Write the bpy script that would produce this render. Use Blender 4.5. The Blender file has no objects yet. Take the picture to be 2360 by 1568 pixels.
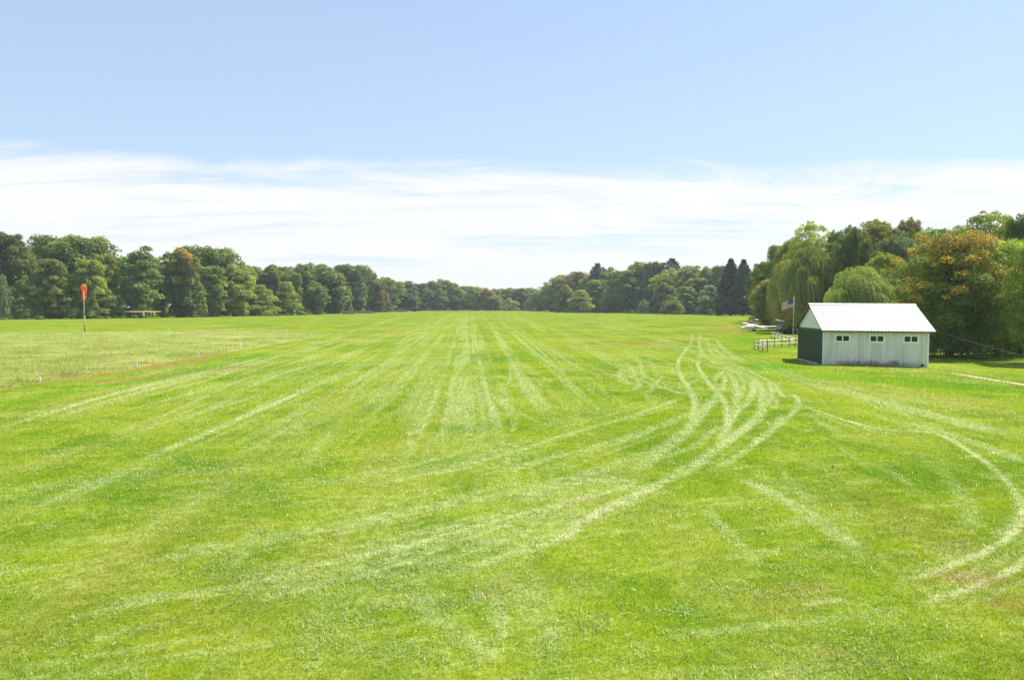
import bpy, math, random
import numpy as np
from mathutils import Vector, Matrix

R = math.radians
PI = math.pi
scene = bpy.context.scene
COL = scene.collection

# ------------------------------------------------------------------ camera, sky, sun, exposure
CAM_H = 4.1
FV, CXV, CYV, HZV = 1790.0, 1180.0, 784.0, 703.0      # photograph measured on a 2360 px wide grid
PITCH = math.atan((CYV - HZV) / FV)
cam_data = bpy.data.cameras.new('camera')
cam_data.sensor_width = 36.0
cam_data.lens = 36.0 * FV / 2360.0
cam_data.clip_start = 0.1
cam_data.clip_end = 6000.0
cam = bpy.data.objects.new('camera', cam_data)
COL.objects.link(cam)
cam.location = (0, 0, CAM_H)
cam.rotation_euler = (PI / 2 - PITCH, 0, 0)
scene.camera = cam

SUN_AZ, SUN_EL = R(56), R(57)        # azimuth measured from the view direction towards the right
sun_data = bpy.data.lights.new('sun', 'SUN')
sun_data.energy = 4.3
sun_data.angle = R(0.53)
sun_data.color = (1.0, 0.955, 0.87)
sun = bpy.data.objects.new('sun', sun_data)
COL.objects.link(sun)
sdir = Vector((math.sin(SUN_AZ) * math.cos(SUN_EL), math.cos(SUN_AZ) * math.cos(SUN_EL), math.sin(SUN_EL)))
sun.rotation_euler = sdir.to_track_quat('Z', 'Y').to_euler()

scene.view_settings.view_transform = 'Standard'
scene.view_settings.look = 'None'
scene.view_settings.exposure = 0.75
scene.view_settings.gamma = 1.0
scene.render.engine = 'CYCLES'
scene.cycles.max_bounces = 7
scene.cycles.diffuse_bounces = 3
scene.cycles.transmission_bounces = 4
scene.cycles.transparent_max_bounces = 8
scene.cycles.use_denoising = True
scene.cycles.denoiser = 'OPENIMAGEDENOISE'
scene.cycles.denoising_input_passes = 'RGB_ALBEDO_NORMAL'
scene.cycles.denoising_prefilter = 'ACCURATE'


class N:
    """small helper round a node tree"""
    def __init__(self, tree):
        self.t = tree
        self.l = tree.links

    def n(self, kind, **kw):
        nd = self.t.nodes.new(kind)
        for k, v in kw.items():
            setattr(nd, k, v)
        return nd

    def put(self, sock, v):
        if v is None:
            return
        if isinstance(v, bpy.types.NodeSocket):
            self.l.new(v, sock)
        else:
            if isinstance(v, (tuple, list)) and len(v) == 3 and sock.type == 'RGBA':
                v = (*v, 1.0)
            sock.default_value = v

    def math(self, op, a, b=None, c=None, clamp=False):
        m = self.n('ShaderNodeMath', operation=op, use_clamp=clamp)
        self.put(m.inputs[0], a)
        self.put(m.inputs[1], b)
        self.put(m.inputs[2], c)
        return m.outputs[0]

    def vmath(self, op, a, b=None):
        m = self.n('ShaderNodeVectorMath', operation=op)
        self.put(m.inputs[0], a)
        self.put(m.inputs[1], b)
        return m.outputs[0]

    def mix(self, f, a, b, mode='MIX'):
        m = self.n('ShaderNodeMix', data_type='RGBA', blend_type=mode)
        self.put(m.inputs[0], f)
        self.put(m.inputs[6], a)
        self.put(m.inputs[7], b)
        return m.outputs[2]

    def mapr(self, v, a, b, c=0.0, d=1.0, smooth=True):
        m = self.n('ShaderNodeMapRange', interpolation_type='SMOOTHSTEP' if smooth else 'LINEAR')
        for i, x in enumerate((v, a, b, c, d)):
            self.put(m.inputs[i], x)
        return m.outputs[0]

    def noise(self, vec, scale, detail=2.0, rough=0.5, dist=0.0):
        m = self.n('ShaderNodeTexNoise')
        self.put(m.inputs['Vector'], vec)
        m.inputs['Scale'].default_value = scale
        m.inputs['Detail'].default_value = detail
        m.inputs['Roughness'].default_value = rough
        m.inputs['Distortion'].default_value = dist
        return m.outputs[0]

    def mapping(self, vec, loc=(0, 0, 0), rot=(0, 0, 0), scale=(1, 1, 1)):
        m = self.n('ShaderNodeMapping')
        self.put(m.inputs[0], vec)
        m.inputs[1].default_value = loc
        m.inputs[2].default_value = rot
        m.inputs[3].default_value = scale
        return m.outputs[0]

    def ramp(self, f, stops):
        m = self.n('ShaderNodeValToRGB')
        cr = m.color_ramp
        while len(cr.elements) < len(stops):
            cr.elements.new(0.5)
        for e, (p, c) in zip(cr.elements, stops):
            e.position = p
            e.color = (*c, 1.0)
        self.put(m.inputs[0], f)
        return m.outputs[0]


# world: Nishita sky with a band of thin cloud low over the horizon
world = bpy.data.worlds.new('World')
scene.world = world
world.use_nodes = True
wt = world.node_tree
wt.nodes.clear()
w = N(wt)
sky = w.n('ShaderNodeTexSky', sky_type='NISHITA')
sky.sun_disc = False
sky.sun_elevation = SUN_EL
sky.sun_rotation = SUN_AZ
sky.altitude = 100
sky.air_density = 1.0
sky.dust_density = 0.6
sky.ozone_density = 1.6
tc = w.n('ShaderNodeTexCoord')
sep = w.n('ShaderNodeSeparateXYZ')
w.put(sep.inputs[0], tc.outputs['Generated'])
zc = w.math('MAXIMUM', sep.outputs[2], 0.0)
den = w.math('ADD', zc, 0.10)
comb = w.n('ShaderNodeCombineXYZ')
w.put(comb.inputs[0], w.math('DIVIDE', sep.outputs[0], den))
w.put(comb.inputs[1], w.math('DIVIDE', sep.outputs[1], den))
cv = w.mapping(comb.outputs[0], loc=(3.1, 1.7, 0), rot=(0, 0, R(-14)), scale=(0.55, 1.15, 1))
n1 = w.noise(cv, 0.9, 8, 0.64, 1.3)
n2 = w.noise(w.mapping(comb.outputs[0], rot=(0, 0, R(-20)), scale=(0.35, 2.2, 1)), 1.5, 6, 0.6, 0.5)
nn = w.math('ADD', w.math('MULTIPLY', n1, 0.7), w.math('MULTIPLY', n2, 0.3))
bias = w.ramp(zc, [(0.0, (0.84,) * 3), (0.05, (0.72,) * 3), (0.085, (0.62,) * 3), (0.135, (0.66,) * 3),
                   (0.160, (0.50,) * 3), (0.19, (0.16,) * 3), (0.23, (0.0,) * 3)])
cm = w.mapr(w.math('ADD', w.math('MULTIPLY', nn, 1.6), bias), 1.10, 1.50)
skyc = w.mix(1.0, sky.outputs[0], (0.84, 0.95, 1.02), 'MULTIPLY')
milky = w.mapr(zc, 0.42, 0.0, 0.42, 0.70, smooth=False)
skyc = w.mix(milky, skyc, (4.05, 4.95, 6.0))
cloudc = w.mix(cm, skyc, (5.95, 6.0, 6.1))
bg = w.n('ShaderNodeBackground')
w.put(bg.inputs[0], cloudc)
bg.inputs[1].default_value = 0.10
wo = w.n('ShaderNodeOutputWorld')
wt.links.new(bg.outputs[0], wo.inputs[0])

# ------------------------------------------------------------------ measuring helpers
FWD = Vector((0, math.cos(PITCH), -math.sin(PITCH)))
UPV = Vector((0, math.sin(PITCH), math.cos(PITCH)))


def smooth(t):
    t = np.clip(t, 0, 1)
    return t * t * (3 - 2 * t)


def ground_z(x, y):
    """the field falls away very slightly on the right, by the shed"""
    x = np.asarray(x, float)
    y = np.asarray(y, float)
    return (-0.13 * smooth((x - 20.5) / 8.0) * smooth((y - 28) / 16) * (1 - smooth((y - 95) / 60))
            + 0.03 * np.sin(x * 0.11 + 1.0) * np.sin(y * 0.083) * smooth((y - 12) / 20) * (1 - smooth((y - 40) / 10)))


def gp(u, v):
    d = FWD + Vector(((u - CXV) / FV, 0, 0)) + UPV * (-(v - CYV) / FV)
    t = -CAM_H / d.z
    return (d.x * t, d.y * t)


def gps(su, sv):                      # from a point measured on the 2900 px photograph
    return gp(su / 1.2288, sv / 1.2288)


def dist_edge(v):
    return CAM_H * FV / (v - HZV)


# ------------------------------------------------------------------ object helpers
def tag(o, label=None, cat=None, group=None, kind=None):
    if label:
        o['label'] = label
    if cat:
        o['category'] = cat
    if group:
        o['group'] = group
    if kind:
        o['kind'] = kind
    return o


def empty(name, loc, rz=0.0, label=None, cat=None, group=None, scale=(1, 1, 1)):
    o = bpy.data.objects.new(name, None)
    o.empty_display_size = 0.3
    COL.objects.link(o)
    o.location = loc
    o.rotation_euler = (0, 0, rz)
    o.scale = scale
    tag(o, label, cat, group)
    return o


class MB:
    def __init__(self):
        self.v = []
        self.f = []
        self.m = []

    def add(self, vs, fs, mi=0):
        b = len(self.v)
        self.v += [tuple(p) for p in vs]
        self.f += [tuple(i + b for i in f) for f in fs]
        self.m += [mi] * len(fs)
        return self

    def box(self, x0, x1, y0, y1, z0, z1, mi=0, mat=None):
        vs = [Vector(p) for p in ((x0, y0, z0), (x1, y0, z0), (x1, y1, z0), (x0, y1, z0),
                                  (x0, y0, z1), (x1, y0, z1), (x1, y1, z1), (x0, y1, z1))]
        if mat is not None:
            vs = [mat @ p for p in vs]
        return self.add(vs, [(0, 3, 2, 1), (4, 5, 6, 7), (0, 1, 5, 4), (1, 2, 6, 5), (2, 3, 7, 6), (3, 0, 4, 7)], mi)

    def tube(self, pts, rad, n=8, cap=True, squash=None, mi=0):
        """rings along a path; squash = (a, b) multiplies the two ring axes"""
        pts = [Vector(p) for p in pts]
        rings = []
        for i, p in enumerate(pts):
            a = pts[max(i - 1, 0)]
            b = pts[min(i + 1, len(pts) - 1)]
            d = (b - a).normalized()
            ref = Vector((0, 0, 1)) if abs(d.z) < 0.9 else Vector((1, 0, 0))
            s = d.cross(ref).normalized()
            t = s.cross(d).normalized()
            r = rad[i] if isinstance(rad, (list, tuple)) else rad
            ra, rb = (r if isinstance(r, tuple) else (r, r))
            rings.append([p + s * (ra * math.cos(2 * PI * k / n)) + t * (rb * math.sin(2 * PI * k / n)) for k in range(n)])
        vs = [q for r_ in rings for q in r_]
        fs = []
        for i in range(len(rings) - 1):
            for k in range(n):
                fs.append((i * n + k, i * n + (k + 1) % n, (i + 1) * n + (k + 1) % n, (i + 1) * n + k))
        if cap:
            fs.append(tuple(range(n - 1, -1, -1)))
            fs.append(tuple((len(rings) - 1) * n + k for k in range(n)))
        return self.add(vs, fs, mi)

    def build(self, name, mats, parent=None, smooth_=False, label=None):
        me = bpy.data.meshes.new(name)
        me.from_pydata(self.v, [], self.f)
        if not isinstance(mats, (list, tuple)):
            mats = [mats]
        for m in mats:
            me.materials.append(m)
        if len(mats) > 1:
            me.polygons.foreach_set('material_index', self.m)
        if smooth_:
            me.polygons.foreach_set('use_smooth', [True] * len(me.polygons))
        me.update()
        o = bpy.data.objects.new(name, me)
        COL.objects.link(o)
        if parent is not None:
            o.parent = parent
        if label:
            o['label'] = label
        return o


def np_mesh(name, V, mats, attrs=None, smooth_=False):
    """V: (N, k, 3) array of separate k-gons; attrs: name -> (N,) floats or (N, 4) colours, per face"""
    Nf, k, _ = V.shape
    me = bpy.data.meshes.new(name)
    me.vertices.add(Nf * k)
    me.vertices.foreach_set('co', V.reshape(-1).astype(np.float32))
    me.loops.add(Nf * k)
    me.loops.foreach_set('vertex_index', np.arange(Nf * k, dtype=np.int32))
    me.polygons.add(Nf)
    me.polygons.foreach_set('loop_start', np.arange(0, Nf * k, k, dtype=np.int32))
    me.polygons.foreach_set('loop_total', np.full(Nf, k, dtype=np.int32))
    for m in (mats if isinstance(mats, (list, tuple)) else [mats]):
        me.materials.append(m)
    for nm, a in (attrs or {}).items():
        if a.ndim == 1:
            at = me.attributes.new(nm, 'FLOAT', 'POINT')
            at.data.foreach_set('value', np.repeat(a, k).astype(np.float32))
        else:
            at = me.attributes.new(nm, 'FLOAT_COLOR', 'POINT')
            at.data.foreach_set('color', np.repeat(a, k, axis=0).reshape(-1).astype(np.float32))
    me.update(calc_edges=True)
    me.validate()
    return me


# ------------------------------------------------------------------ materials
def new_mat(name):
    m = bpy.data.materials.new(name)
    m.use_nodes = True
    m.node_tree.nodes.clear()
    h = N(m.node_tree)
    out = h.n('ShaderNodeOutputMaterial')
    return m, h, out


def plain(name, col, rough=0.6, metal=0.0, var=0.12, scale=6.0, spec=0.4, bump=0.0):
    m, h, out = new_mat(name)
    b = h.n('ShaderNodeBsdfPrincipled')
    tcn = h.n('ShaderNodeTexCoord')
    nz = h.noise(tcn.outputs['Object'], scale, 5, 0.6)
    f = h.mapr(nz, 0.3, 0.7, 1 - var, 1 + var, smooth=False)
    hsv = h.n('ShaderNodeHueSaturation')
    h.put(hsv.inputs['Value'], f)
    h.put(hsv.inputs['Color'], col)
    h.put(b.inputs['Base Color'], hsv.outputs[0])
    b.inputs['Roughness'].default_value = rough
    b.inputs['Metallic'].default_value = metal
    b.inputs['Specular IOR Level'].default_value = spec
    if bump:
        bn = h.n('ShaderNodeBump')
        bn.inputs['Strength'].default_value = bump
        bn.inputs['Distance'].default_value = 0.02
        h.put(bn.inputs['Height'], nz)
        h.put(b.inputs['Normal'], bn.outputs[0])
    h.l.new(b.outputs[0], out.inputs[0])
    return m


def leaf_mat(name, ca, cb, trans=0.45, patch=0.12, cc=None):
    """foliage: colour runs from ca to cb leaf by leaf, with low frequency patches"""
    m, h, out = new_mat(name)
    at = h.n('ShaderNodeAttribute', attribute_name='tint')
    oi = h.n('ShaderNodeObjectInfo')
    geo = h.n('ShaderNodeNewGeometry')
    nz = h.noise(geo.outputs['Position'], patch, 3, 0.6)
    f = h.math('ADD', h.math('MULTIPLY', at.outputs['Fac'], 0.75), h.math('MULTIPLY', h.mapr(nz, 0.3, 0.7), 0.35))
    c = h.mix(h.mapr(f, 0.1, 1.0), ca, cb)
    if cc is not None:
        tp = h.n('ShaderNodeAttribute', attribute_name='tip')
        c2 = h.mix(h.mapr(h.noise(geo.outputs['Position'], 0.9, 3, 0.7), 0.38, 0.62), cc, (cc[0] * .80, cc[1] * 1.75, cc[2]))
        c = h.mix(h.math('MULTIPLY', h.math('MULTIPLY', tp.outputs['Fac'], 0.95), h.mapr(h.noise(geo.outputs['Position'], 0.8, 4, 0.8), 0.34, 0.50)), c, c2)
    hsv = h.n('ShaderNodeHueSaturation')
    h.put(hsv.inputs['Hue'], h.math('ADD', h.math('MULTIPLY', oi.outputs['Random'], 0.03), 0.485))
    h.put(hsv.inputs['Value'], h.math('ADD', h.math('MULTIPLY', oi.outputs['Random'], 0.35), 0.82))
    h.put(hsv.inputs['Color'], c)
    d = h.n('ShaderNodeBsdfDiffuse')
    h.put(d.inputs[0], hsv.outputs[0])
    t = h.n('ShaderNodeBsdfTranslucent')
    h.put(t.inputs[0], h.mix(1.0, hsv.outputs[0], (1.25, 1.35, 0.55), 'MULTIPLY'))
    ms = h.n('ShaderNodeMixShader')
    ms.inputs[0].default_value = trans
    h.l.new(d.outputs[0], ms.inputs[1])
    h.l.new(t.outputs[0], ms.inputs[2])
    g = h.n('ShaderNodeBsdfGlossy')
    g.inputs['Roughness'].default_value = 0.45
    g.inputs[0].default_value = (0.9, 0.95, 1.0, 1)
    m2 = h.n('ShaderNodeMixShader')
    m2.inputs[0].default_value = 0.035
    h.l.new(ms.outputs[0], m2.inputs[1])
    h.l.new(g.outputs[0], m2.inputs[2])
    h.l.new(m2.outputs[0], out.inputs[0])
    return m


LM = dict(
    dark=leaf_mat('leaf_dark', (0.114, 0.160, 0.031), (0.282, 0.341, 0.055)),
    mid=leaf_mat('leaf_mid', (0.145, 0.200, 0.031), (0.352, 0.399, 0.053)),
    light=leaf_mat('leaf_light', (0.222, 0.300, 0.038), (0.512, 0.531, 0.062)),
    yellow=leaf_mat('leaf_yellow', (0.194, 0.224, 0.032), (0.399, 0.406, 0.057)),
    olive=leaf_mat('leaf_olive', (0.120, 0.165, 0.034), (0.280, 0.335, 0.062)),
    rust=leaf_mat('leaf_rust', (0.142, 0.135, 0.034), (0.308, 0.244, 0.062)),
    orange=leaf_mat('leaf_orange', (0.300, 0.240, 0.030), (0.540, 0.400, 0.050), cc=(0.684, 0.343, 0.038)),
    grey=leaf_mat('leaf_grey', (0.150, 0.205, 0.085), (0.330, 0.400, 0.180)),
    spruce=leaf_mat('leaf_spruce', (0.046, 0.075, 0.028), (0.122, 0.150, 0.047), trans=0.1),
    tipped=leaf_mat('leaf_tipped', (0.090, 0.140, 0.026), (0.220, 0.290, 0.045), cc=(1.057, 0.289, 0.034)),
    maple=leaf_mat('leaf_maple', (0.105, 0.165, 0.030), (0.290, 0.350, 0.055), cc=(0.74, 0.26, 0.055)),
    willow=leaf_mat('leaf_willow', (0.160, 0.192, 0.034), (0.376, 0.400, 0.081), trans=0.4),
    willowy=leaf_mat('leaf_willow_yellow', (0.217, 0.218, 0.034), (0.456, 0.416, 0.081), trans=0.4),
    willowp=leaf_mat('leaf_willow_pale', (0.250, 0.345, 0.070), (0.560, 0.650, 0.190), trans=0.4),
)
bark = plain('bark', (0.10, 0.082, 0.065), 0.9, var=0.35, scale=3.0, bump=0.6)

GREENS = ((0.085, 0.175, 0.010), (0.175, 0.265, 0.020))


def grass_colour(h, pos, masks, fine=True):
    """shared colour of the mown field, driven by world position and the painted wear masks"""
    rot = h.mapping(pos, rot=(0, 0, -R(3.3)))
    rsep = h.n('ShaderNodeSeparateXYZ')
    h.put(rsep.inputs[0], rot)
    streak = h.noise(h.mapping(rot, scale=(0.42, 0.010, 1)), 1.0, 4, 0.62, 0.15)
    streak2 = h.noise(h.mapping(rot, loc=(7, 3, 0), scale=(1.9, 0.035, 1)), 1.0, 3, 0.6, 0.2)
    patch = h.noise(pos, 0.09, 4, 0.6, 0.4)
    patch2 = h.noise(h.vmath('ADD', pos, (31.0, 17.0, 3.0)), 0.55, 4, 0.62, 0.3)
    g1 = h.noise(pos, 3.5, 4, 0.7)
    g2 = h.noise(h.vmath('ADD', pos, (5.0, 9.0, 0.0)), 17.0, 3, 0.75)
    msep = h.n('ShaderNodeSeparateColor')
    h.put(msep.inputs[0], masks.outputs['Color'])
    straw, brown, meadow = msep.outputs[0], msep.outputs[1], msep.outputs[2]
    lush = masks.outputs['Alpha']
    base = h.mix(h.mapr(h.math('ADD', h.math('MULTIPLY', patch, 0.5), h.math('MULTIPLY', patch2, 0.5)), 0.36, 0.62),
                 (0.100, 0.178, 0.010), (0.205, 0.262, 0.013))
    # dry, yellowish blend along the mowing direction
    dry = h.mapr(h.math('ADD', h.math('MULTIPLY', streak, 0.6), h.math('MULTIPLY', patch, 0.4)), 0.48, 0.66, 0, 0.75)
    base = h.mix(dry, base, (0.222, 0.242, 0.036))
    warm = h.mapr(h.noise(h.mapping(rot, loc=(2, 9, 0), scale=(0.10, 0.022, 1)), 1.0, 5, 0.65, 0.3), 0.52, 0.72, 0, 0.50)
    base = h.mix(warm, base, (0.235, 0.175, 0.030))
    # pale clippings: painted tracks plus fine windrows
    wind = h.mapr(h.math('ADD', h.math('MULTIPLY', streak2, 0.45), h.math('MULTIPLY', streak, 0.55)), 0.50, 0.66, 0, 0.50)
    wind = h.math('MULTIPLY', wind, h.mapr(patch2, 0.36, 0.60))
    psep = h.n('ShaderNodeSeparateXYZ')
    h.put(psep.inputs[0], pos)
    nearf = h.mapr(psep.outputs[1], 26.0, 17.0)
    turn = h.mapping(pos, rot=(0, 0, -R(22)))
    tn = h.noise(h.mapping(turn, scale=(0.13, 2.1, 1)), 1.0, 6, 0.72, 0.3)
    tw = h.math('MULTIPLY', h.mapr(tn, 0.47, 0.64, 0, 0.46), h.mapr(patch2, 0.34, 0.58))
    streak3 = h.noise(h.mapping(rot, loc=(11, 5, 0), scale=(3.4, 0.07, 1)), 1.0, 5, 0.68, 0.3)
    fine_w = h.math('MULTIPLY', h.mapr(streak3, 0.50, 0.66, 0, 0.5), h.mapr(patch, 0.38, 0.6))
    wind = h.math('MAXIMUM', wind, fine_w)
    wind = h.math('MAXIMUM', h.math('MULTIPLY', wind, h.math('SUBTRACT', 1.0, h.math('MULTIPLY', nearf, 0.45))), h.math('MULTIPLY', tw, nearf))
    # loose tufts of pale cut grass, a hand or two across
    tuft = h.noise(h.mapping(turn, loc=(3, 1, 0), scale=(2.4, 5.0, 1)), 1.0, 5, 0.75, 0.6)
    tuft = h.math('MULTIPLY', h.mapr(tuft, 0.52, 0.68, 0, 0.58), h.mapr(h.noise(pos, 0.22, 4, 0.65, 0.5), 0.44, 0.62))
    wind = h.math('MAXIMUM', wind, tuft)
    brk = h.mapr(h.math('ADD', h.math('MULTIPLY', g1, 0.6), h.math('MULTIPLY', g2, 0.4)), 0.38, 0.60, 0.22, 1.15)
    pale = h.math('MULTIPLY', h.math('MAXIMUM', straw, h.math('MULTIPLY', wind, h.math('SUBTRACT', 1.0, lush, clamp=True))), brk, clamp=True)
    base = h.mix(pale, base, (0.335, 0.378, 0.140))
    tan = h.mapr(straw, 0.75, 1.1, 0, 0.35)
    base = h.mix(h.math('MULTIPLY', tan, brk, clamp=True), base, (0.46, 0.36, 0.18))
    # meadow of longer, duller grass
    mc = h.mix(h.mapr(h.noise(h.mapping(pos, scale=(0.10, 0.20, 1)), 1.0, 6, 0.7, 0.4), 0.40, 0.66), (0.215, 0.272, 0.045), (0.350, 0.320, 0.105))
    mc = h.mix(h.mapr(h.noise(h.mapping(pos, loc=(4, 4, 0), scale=(0.3, 0.9, 1)), 1.0, 6, 0.75, 0.4), 0.46, 0.64, 0, 0.8), mc, (0.340, 0.390, 0.140))
    base = h.mix(meadow, base, mc)
    base = h.mix(h.math('MULTIPLY', brown, h.mapr(g1, 0.3, 0.6, 0.4, 1.0)), base, (0.250, 0.165, 0.055))
    base = h.mix(h.math('MULTIPLY', lush, 0.8), base, (0.075, 0.215, 0.008))
    if fine:
        v = h.mapr(g2, 0.30, 0.72, 0.76, 1.30, smooth=False)
        v = h.math('MULTIPLY', v, h.mapr(g1, 0.3, 0.7, 0.82, 1.2, smooth=False))
        hs = h.n('ShaderNodeHueSaturation')
        h.put(hs.inputs['Value'], v)
        h.put(hs.inputs['Color'], base)
        base = hs.outputs[0]
    return base, g1, g2


def make_ground_mat():
    m, h, out = new_mat('mown_grass')
    geo = h.n('ShaderNodeNewGeometry')
    masks = h.n('ShaderNodeAttribute', attribute_name='masks')
    c, g1, g2 = grass_colour(h, geo.outputs['Position'], masks)
    d = h.n('ShaderNodeBsdfDiffuse')
    h.put(d.inputs[0], c)
    bn = h.n('ShaderNodeBump')
    bn.inputs['Strength'].default_value = 0.55
    bn.inputs['Distance'].default_value = 0.06
    h.put(bn.inputs['Height'], h.math('ADD', g1, h.math('MULTIPLY', g2, 0.5)))
    h.put(d.inputs['Normal'], bn.outputs[0])
    h.l.new(d.outputs[0], out.inputs[0])
    return m


def make_blade_mat(name, gain=(1.15, 1.15, 1.15), fixed=None):
    m, h, out = new_mat(name)
    geo = h.n('ShaderNodeNewGeometry')
    masks = h.n('ShaderNodeAttribute', attribute_name='masks')
    tint = h.n('ShaderNodeAttribute', attribute_name='tint')
    if fixed is None:
        c, _, _ = grass_colour(h, geo.outputs['Position'], masks, fine=False)
        c = h.mix(1.0, c, gain, 'MULTIPLY')
    else:
        c = h.mix(tint.outputs['Fac'], fixed[0], fixed[1])
    hs = h.n('ShaderNodeHueSaturation')
    h.put(hs.inputs['Value'], h.mapr(tint.outputs['Fac'], 0, 1, 0.98, 1.6, smooth=False))
    h.put(hs.inputs['Color'], c)
    d = h.n('ShaderNodeBsdfDiffuse')
    h.put(d.inputs[0], hs.outputs[0])
    t = h.n('ShaderNodeBsdfTranslucent')
    h.put(t.inputs[0], hs.outputs[0])
    ms = h.n('ShaderNodeMixShader')
    ms.inputs[0].default_value = 0.55
    h.l.new(d.outputs[0], ms.inputs[1])
    h.l.new(t.outputs[0], ms.inputs[2])
    h.l.new(ms.outputs[0], out.inputs[0])
    return m


ground_mat = make_ground_mat()
blade_mat = make_blade_mat('grass_blade')
clip_mat = make_blade_mat('dry_clippings', fixed=((0.27, 0.34, 0.12), (0.56, 0.58, 0.34)))

# thin summer haze over the whole field
hz_mat = bpy.data.materials.new('thin_haze')
hz_mat.use_nodes = True
hz_mat.node_tree.nodes.clear()
hh_ = N(hz_mat.node_tree)
pv = hh_.n('ShaderNodeVolumePrincipled')
pv.inputs['Color'].default_value = (0.86, 0.93, 1.0, 1)
pv.inputs['Density'].default_value = 0.00022
pv.inputs['Anisotropy'].default_value = 0.3
hz_out = hh_.n('ShaderNodeOutputMaterial')
hh_.l.new(pv.outputs[0], hz_out.inputs['Volume'])
hb = MB()
hb.box(-1260, 1260, -300, 1360, -1.6, 40)
tag(hb.build('haze', hz_mat), 'thin pale summer haze over the airfield', kind='stuff')
scene.cycles.volume_bounces = 0

# ------------------------------------------------------------------ the field
RW = R(-3.3)


def lines(a, b, fine0, fine1, step, grow=1.12):
    xs = list(np.arange(fine0, fine1 + 1e-6, step))
    s = step
    x = xs[-1]
    while x < b:
        s = min(s * grow, 60)
        x += s
        xs.append(x)
    s = step
    x = xs[0]
    while x > a:
        s = min(s * grow, 60)
        x -= s
        xs.insert(0, x)
    return np.array(xs)


gx = lines(-1150, 1150, -24, 36, 0.13, 1.035)
gy_near = np.arange(6.5, 32, 0.11)
gy = list(gy_near)
s_ = 0.11
while gy[-1] < 1250:
    s_ = min(s_ * 1.018, 60)
    gy.append(gy[-1] + s_)
s_ = 0.2
while gy[0] > -200:
    s_ = min(s_ * 1.3, 60)
    gy.insert(0, gy[0] - s_)
gy = np.array(gy)
GXX, GYY = np.meshgrid(gx, gy, indexing='ij')
MASK = np.zeros((len(gx), len(gy), 4), np.float32)


def catmull(p, n=8):
    p = [np.array(q, float) for q in p]
    if len(p) < 3:
        return np.array([p[0] + (p[1] - p[0]) * t for t in np.linspace(0, 1, 40)])
    q = [2 * p[0] - p[1]] + p + [2 * p[-1] - p[-2]]
    out = []
    for i in range(1, len(q) - 2):
        for t in np.linspace(0, 1, n, endpoint=False):
            a, b, c, d = q[i - 1], q[i], q[i + 1], q[i + 2]
            out.append(0.5 * ((2 * b) + (c - a) * t + (2 * a - 5 * b + 4 * c - d) * t * t + (3 * b - a - 3 * c + d) * t ** 3))
    out.append(p[-1])
    return np.array(out)


def vnoise(x, y, sc, octv=4, seed=0):
    """fractal value noise, 0..1"""
    tab = np.random.default_rng(900 + seed).random((256, 256))
    out = 0.0
    amp, tot = 1.0, 0.0
    for o_ in range(octv):
        u = np.asarray(x) * sc * 2 ** o_ + 37.3 * o_
        v = np.asarray(y) * sc * 2 ** o_ + 11.9 * o_
        iu, iv = np.floor(u).astype(int), np.floor(v).astype(int)
        fu, fv = smooth(u - iu), smooth(v - iv)
        a = tab[iu % 256, iv % 256]; b = tab[(iu + 1) % 256, iv % 256]
        c_ = tab[iu % 256, (iv + 1) % 256]; d = tab[(iu + 1) % 256, (iv + 1) % 256]
        out = out + amp * ((a * (1 - fu) + b * fu) * (1 - fv) + (c_ * (1 - fu) + d * fu) * fv)
        tot += amp
        amp *= 0.6
    return out / tot


def paint(pts, width, amt, ch, soft=0.6, ends=True, mode='max', noise=0.40, st=(0.55, 0.33), fade=2.2):
    P = catmull([tuple(q) for q in pts])
    seg = np.linalg.norm(np.diff(P, axis=0), axis=1)
    S = np.concatenate([[0], np.cumsum(seg)])
    L = S[-1]
    width *= 0.64 if ch == 0 else 1.0
    rr = width * (1 + soft)
    ph = (P[0][0] * 7.3 + P[0][1] * 3.1) % 6.28
    for i in range(len(P) - 1):
        a, b = P[i], P[i + 1]
        pad = rr * 1.4
        i0, i1 = np.searchsorted(gx, [min(a[0], b[0]) - pad, max(a[0], b[0]) + pad])
        j0, j1 = np.searchsorted(gy, [min(a[1], b[1]) - pad, max(a[1], b[1]) + pad])
        if i1 <= i0 or j1 <= j0:
            continue
        X = GXX[i0:i1, j0:j1]
        Y = GYY[i0:i1, j0:j1]
        d = b - a
        t = np.clip(((X - a[0]) * d[0] + (Y - a[1]) * d[1]) / (d @ d + 1e-9), 0, 1)
        dist = np.hypot(X - a[0] - t * d[0], Y - a[1] - t * d[1])
        sl = S[i] + t * seg[i]
        val = amt * (1 - smooth((dist - width * 0.5 * (1 - soft)) / (width * soft + 1e-6)))
        val = val * (1 - noise + 1.25 * noise * smooth((vnoise(X * st[0], Y * st[1], 1.0, 3, 8) - 0.36) / 0.26))
        if ends:
            fd = min(L * (0.15 if fade < 3 else 0.4), fade if ch == 0 else 6.0) + 1e-3
            val = val * smooth(sl / fd) * smooth((L - sl) / fd)
        M = MASK[i0:i1, j0:j1, ch]
        np.maximum(M, val, out=M)


def Zp(p):
    return [gps(1700 + x / 3.136, 900 + y / 3.136) for x, y in p]


def Vp(p):
    return [gp(x, y) for x, y in p]


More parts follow.
